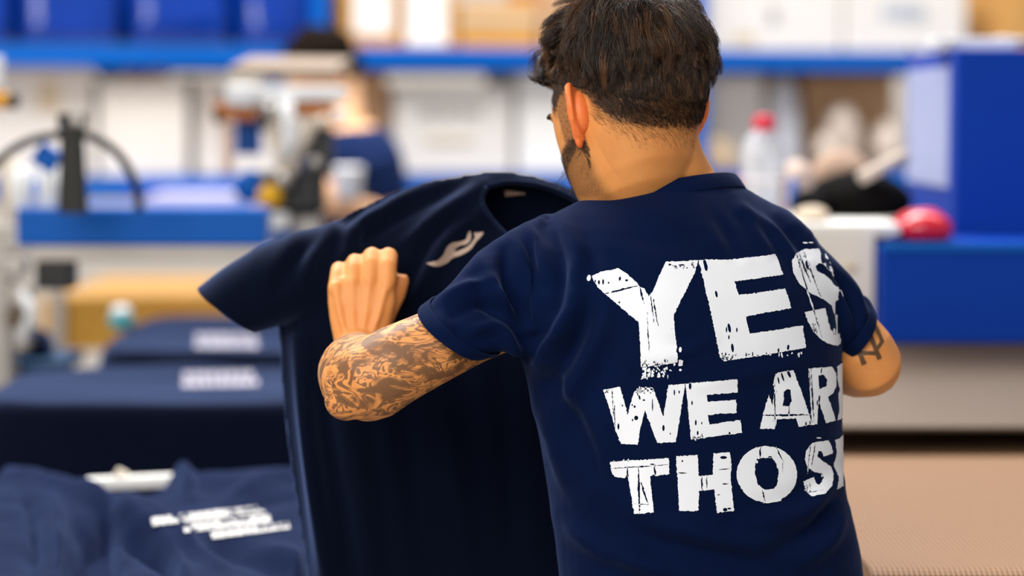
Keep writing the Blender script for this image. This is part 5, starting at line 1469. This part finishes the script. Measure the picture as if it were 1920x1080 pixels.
def words_patch(px0, py0, px1, py1, rows, seed, slope=0.0):
    """blurred rows of block lettering: short bars"""
    r = random.Random(seed); out = []
    for k in range(rows):
        a = py0 + (py1 - py0) * k / rows; b = py0 + (py1 - py0) * (k + .8) / rows
        x = px0 + r.uniform(0, 10)
        while x < px1 - 8:
            w_ = r.uniform(8, 17)
            s = slope * (x - px0)
            out.append([(x, a + s), (x + w_, a + s + slope * w_), (x + w_ + 2, b + s + slope * w_), (x + 2, b + s)])
            x += w_ + r.uniform(2, 4)
    return out
M_PRINT3 = mat('faded_print', srgb(168, 164, 178), rough=.7)
xA0, xA1 = P(170, 650, 4.75).x, P(720, 650, 4.75).x
drA, BA = draped('navy t-shirt laid over the far platen, nearest the wooden bench', xA0, xA1, 4.78, 5.40, 1.122, .14, 101, .03)
platen('metal platen stand under the farther laid-out shirt', xA0 + .03, xA1 - .03, 4.82, 5.36, 1.10)
xB0, xB1 = P(-34, 720, 4.25).x, P(720, 720, 4.25).x
drB, BB = draped('navy t-shirt hanging over the near platen, dark front drooping', xB0, xB1, 4.10, 4.66, 1.098, .40, 111, .0)
platen('metal platen stand under the nearer laid-out shirt', xB0 + .03, xB1 - .03, 4.16, 4.60, 1.07)
def flecks(name, polys, bvh, m, parent, off=.002, **k):
    ms_ = [print_patch([p], bvh, off, wrap=False, seed=i, **k) for i, p in enumerate(polys)]
    ms_ = [q for q in ms_ if len(q.polygons)]
    if not ms_: return None
    join_meshes(ms_[0], ms_[1:])
    return tag(link(name, ms_[0], m, parent), kind='stuff')
flecks('back_print', words_patch(360, 628, 482, 656, 2, 5), BA, M_PRINT3, drA, jit=.2, step=3, grid=4, far=.15)
flecks('back_print', words_patch(335, 699, 482, 731, 2, 6, -.02), BB, M_PRINT3, drB, jit=.2, step=3, grid=4, far=.15)
rl = thing('tape_roll', P(228, 630, 5.25), 'small white and teal roll standing by the far laid-out shirt', 'roll')
c = P(228, 632, 5.12)
MB().lathe((c.x, c.y, 1.128), [(.012, 0), (.024, .003), (.026, .01), (.026, .024), (.024, .030)], 24).build('teal_band', M_TEAL, rl)
MB().lathe((c.x, c.y, 1.158), [(.022, 0), (.024, .004), (.020, .016), (.008, .021)], 24).build('lid', M_WPLAS, rl)
sack('navy_cloth', 'bunched navy cloth at the foot of the grey press column', 'cloth', M_NAVY2, (P(58, 660, 4.98).x, 4.99, zat(676, 4.9)), .045, .05, .06, 121, .006)
tl = thing('press_shelf', (P(30, 680, 4.9).x, 4.9, 0), 'dark teal shelf plate at the left edge, under the bunched cloth', 'shelf')
xbox(P(-60, 680, 4.9).x, P(122, 680, 4.9).x, 4.90, 5.12, zat(700, 4.9), zat(676, 4.9), 'plate', mat('dark_teal_metal', srgb(12, 58, 92), rough=.4), tl, .006)
MB().cyl((P(20, 680, 4.9).x, 5.01, 0), (P(20, 680, 4.9).x, 5.01, zat(700, 4.9)), .03).build('post', M_STEEL, tl)

# ---- the pile in front

TZ = .955
tb = thing('work_table', (-.42, 3.4, 0), 'work table carrying the rumpled navy shirt in the lower left', 'table')
xbox(-1.0, -.27, 3.02, 3.86, TZ - .03, TZ, 'top', M_DECK, tb, .004)
for x_ in (-.95, -.32):
    for y_ in (3.08, 3.8):
        xbox(x_ - .02, x_ + .02, y_ - .02, y_ + .02, 0, TZ - .03, 'leg', M_BLUE, tb, .003)
NX, NY = 120, 130
gx = np.linspace(-.80, -.262, NX); gy = np.linspace(2.93, 3.84, NY)
X, Yg = np.meshgrid(gx, gy, indexing='ij')
r = np.random.default_rng(131)
Zg = TZ + .045 + .02 * smoothstep(3.0, 3.8, Yg)
pts = np.stack([X.ravel(), Yg.ravel(), Zg.ravel()], 1); pp = proj(pts)
def lift_line(pts_, wd, h):
    global Zg
    d, t = seg_dist(pp, curve_pts(pts_, 5))
    Zg = Zg + (1.5 * h * np.exp(-(d / wd) ** 2) * np.sin(np.pi * np.clip(t * .9 + .05, 0, 1)) ** .6).reshape(Zg.shape)
# sleeve heaped at the left, its hem hanging to the front
Zg = Zg + .010 * np.exp(-(((pp[:, 0] - 40) / 110) ** 2 + ((pp[:, 1] - 940) / 70) ** 2)).reshape(Zg.shape)
lift_line([(8, 892), (100, 915), (200, 955), (300, 1010), (350, 1085)], 13, .016)
lift_line([(205, 965), (185, 1005), (150, 1050), (135, 1090)], 20, -.050)
lift_line([(60, 985), (95, 1010), (120, 1060)], 10, .008); lift_line([(40, 930), (60, 1000), (40, 1060)], 12, -.008)
lift_line([(160, 930), (260, 960), (340, 1010), (420, 1060)], 14, .016)
Zg = Zg - .040 * np.exp(-(((pp[:, 0] - 245) / 95) ** 2 + ((pp[:, 1] - 893) / 32) ** 2)).reshape(Zg.shape)
lift_line([(150, 1000), (190, 1040), (210, 1085)], 22, -.045)
lift_line([(230, 1000), (300, 1040), (330, 1085)], 16, -.030)
lift_line([(325, 884), (345, 900), (360, 930)], 14, .020); lift_line([(330, 890), (430, 905), (560, 885)], 14, .012)
lift_line([(420, 940), (500, 910), (570, 895)], 9, .010)
lift_line([(430, 960), (520, 935), (590, 930)], 9, -.008)
lift_line([(380, 1020), (460, 1030), (560, 1070)], 18, -.020); lift_line([(440, 1020), (520, 1040), (600, 1060)], 14, .014)
lift_line([(60, 960), (70, 1010), (60, 1070)], 14, -.012); lift_line([(100, 950), (115, 1010), (110, 1070)], 12, .012)
# the cloth falls over the near and outer edges
Zg = Zg - .16 * smoothstep(3.02, 2.93, Yg) - .09 * smoothstep(3.80, 3.845, Yg) - .06 * smoothstep(-.285, -.262, X)
Zg = np.where((Yg > 3.0) , np.maximum(Zg, TZ + .006), Zg)
vs = np.stack([X, Yg, Zg], 2).reshape(-1, 3)
fs = [(i * NY + j, (i + 1) * NY + j, (i + 1) * NY + j + 1, i * NY + j + 1) for i in range(NX - 1) for j in range(NY - 1)]
me = MB().add(vs, fs, True)
m_ = bpy.data.meshes.new('t_shirt'); m_.from_pydata(me.v, [], me.f); m_.polygons.foreach_set('use_smooth', [True] * len(m_.polygons)); m_.update()
rumple(m_, .006, 15, 133); rumple(m_, .002, 36, 134)
PB = bvh_of(m_)
pile = link('t_shirt', m_, cloth_material('navy_cotton_pile', srgb(6, 19, 50), .15)); tag(pile, 'rumpled navy t-shirt with white print lying on the table, lower left', 't-shirt')
so = pile.modifiers.new('s', 'SOLIDIFY'); so.thickness = .004; so.offset = -1
PRN = []
rr = random.Random(9)
for y0, y1, xa_, xb_, s in ((973, 988, 286, 478, -.11), (986, 1001, 345, 500, -.11), (960, 972, 400, 488, -.08), (1001, 1013, 395, 532, -.13)):
    x = xa_
    while x < xb_:
        w_ = rr.uniform(9, 17); o_ = s * (x - xa_)
        PRN.append([(x, y0 + o_), (x + w_, y0 + o_ + s * w_), (x + w_ + 3, y1 + o_ + s * w_), (x + 3, y1 + o_)])
        x += w_ + rr.uniform(.5, 2.5)
flecks('chest_print', PRN, PB, M_PRINT2, pile, .0025, jit=.4, step=4)
wb_ = thing('white_board', P(240, 905, 3.80), 'thin white board poking out behind the rumpled shirt', 'board')
a, b = P(160, 908, 3.862), P(328, 900, 3.862)
MB().box((a + b) / 2, ((b - a).length, .03, .020), Matrix.Rotation(-math.atan2((b - a).z, (b - a).x), 3, 'Y'), .006).build('panel', M_PAPER, wb_)
MB().box(P(228, 890, 3.865), (.022, .02, .014), Matrix.Rotation(.5, 3, 'Y'), .003).build('tab', M_CREAM, wb_)
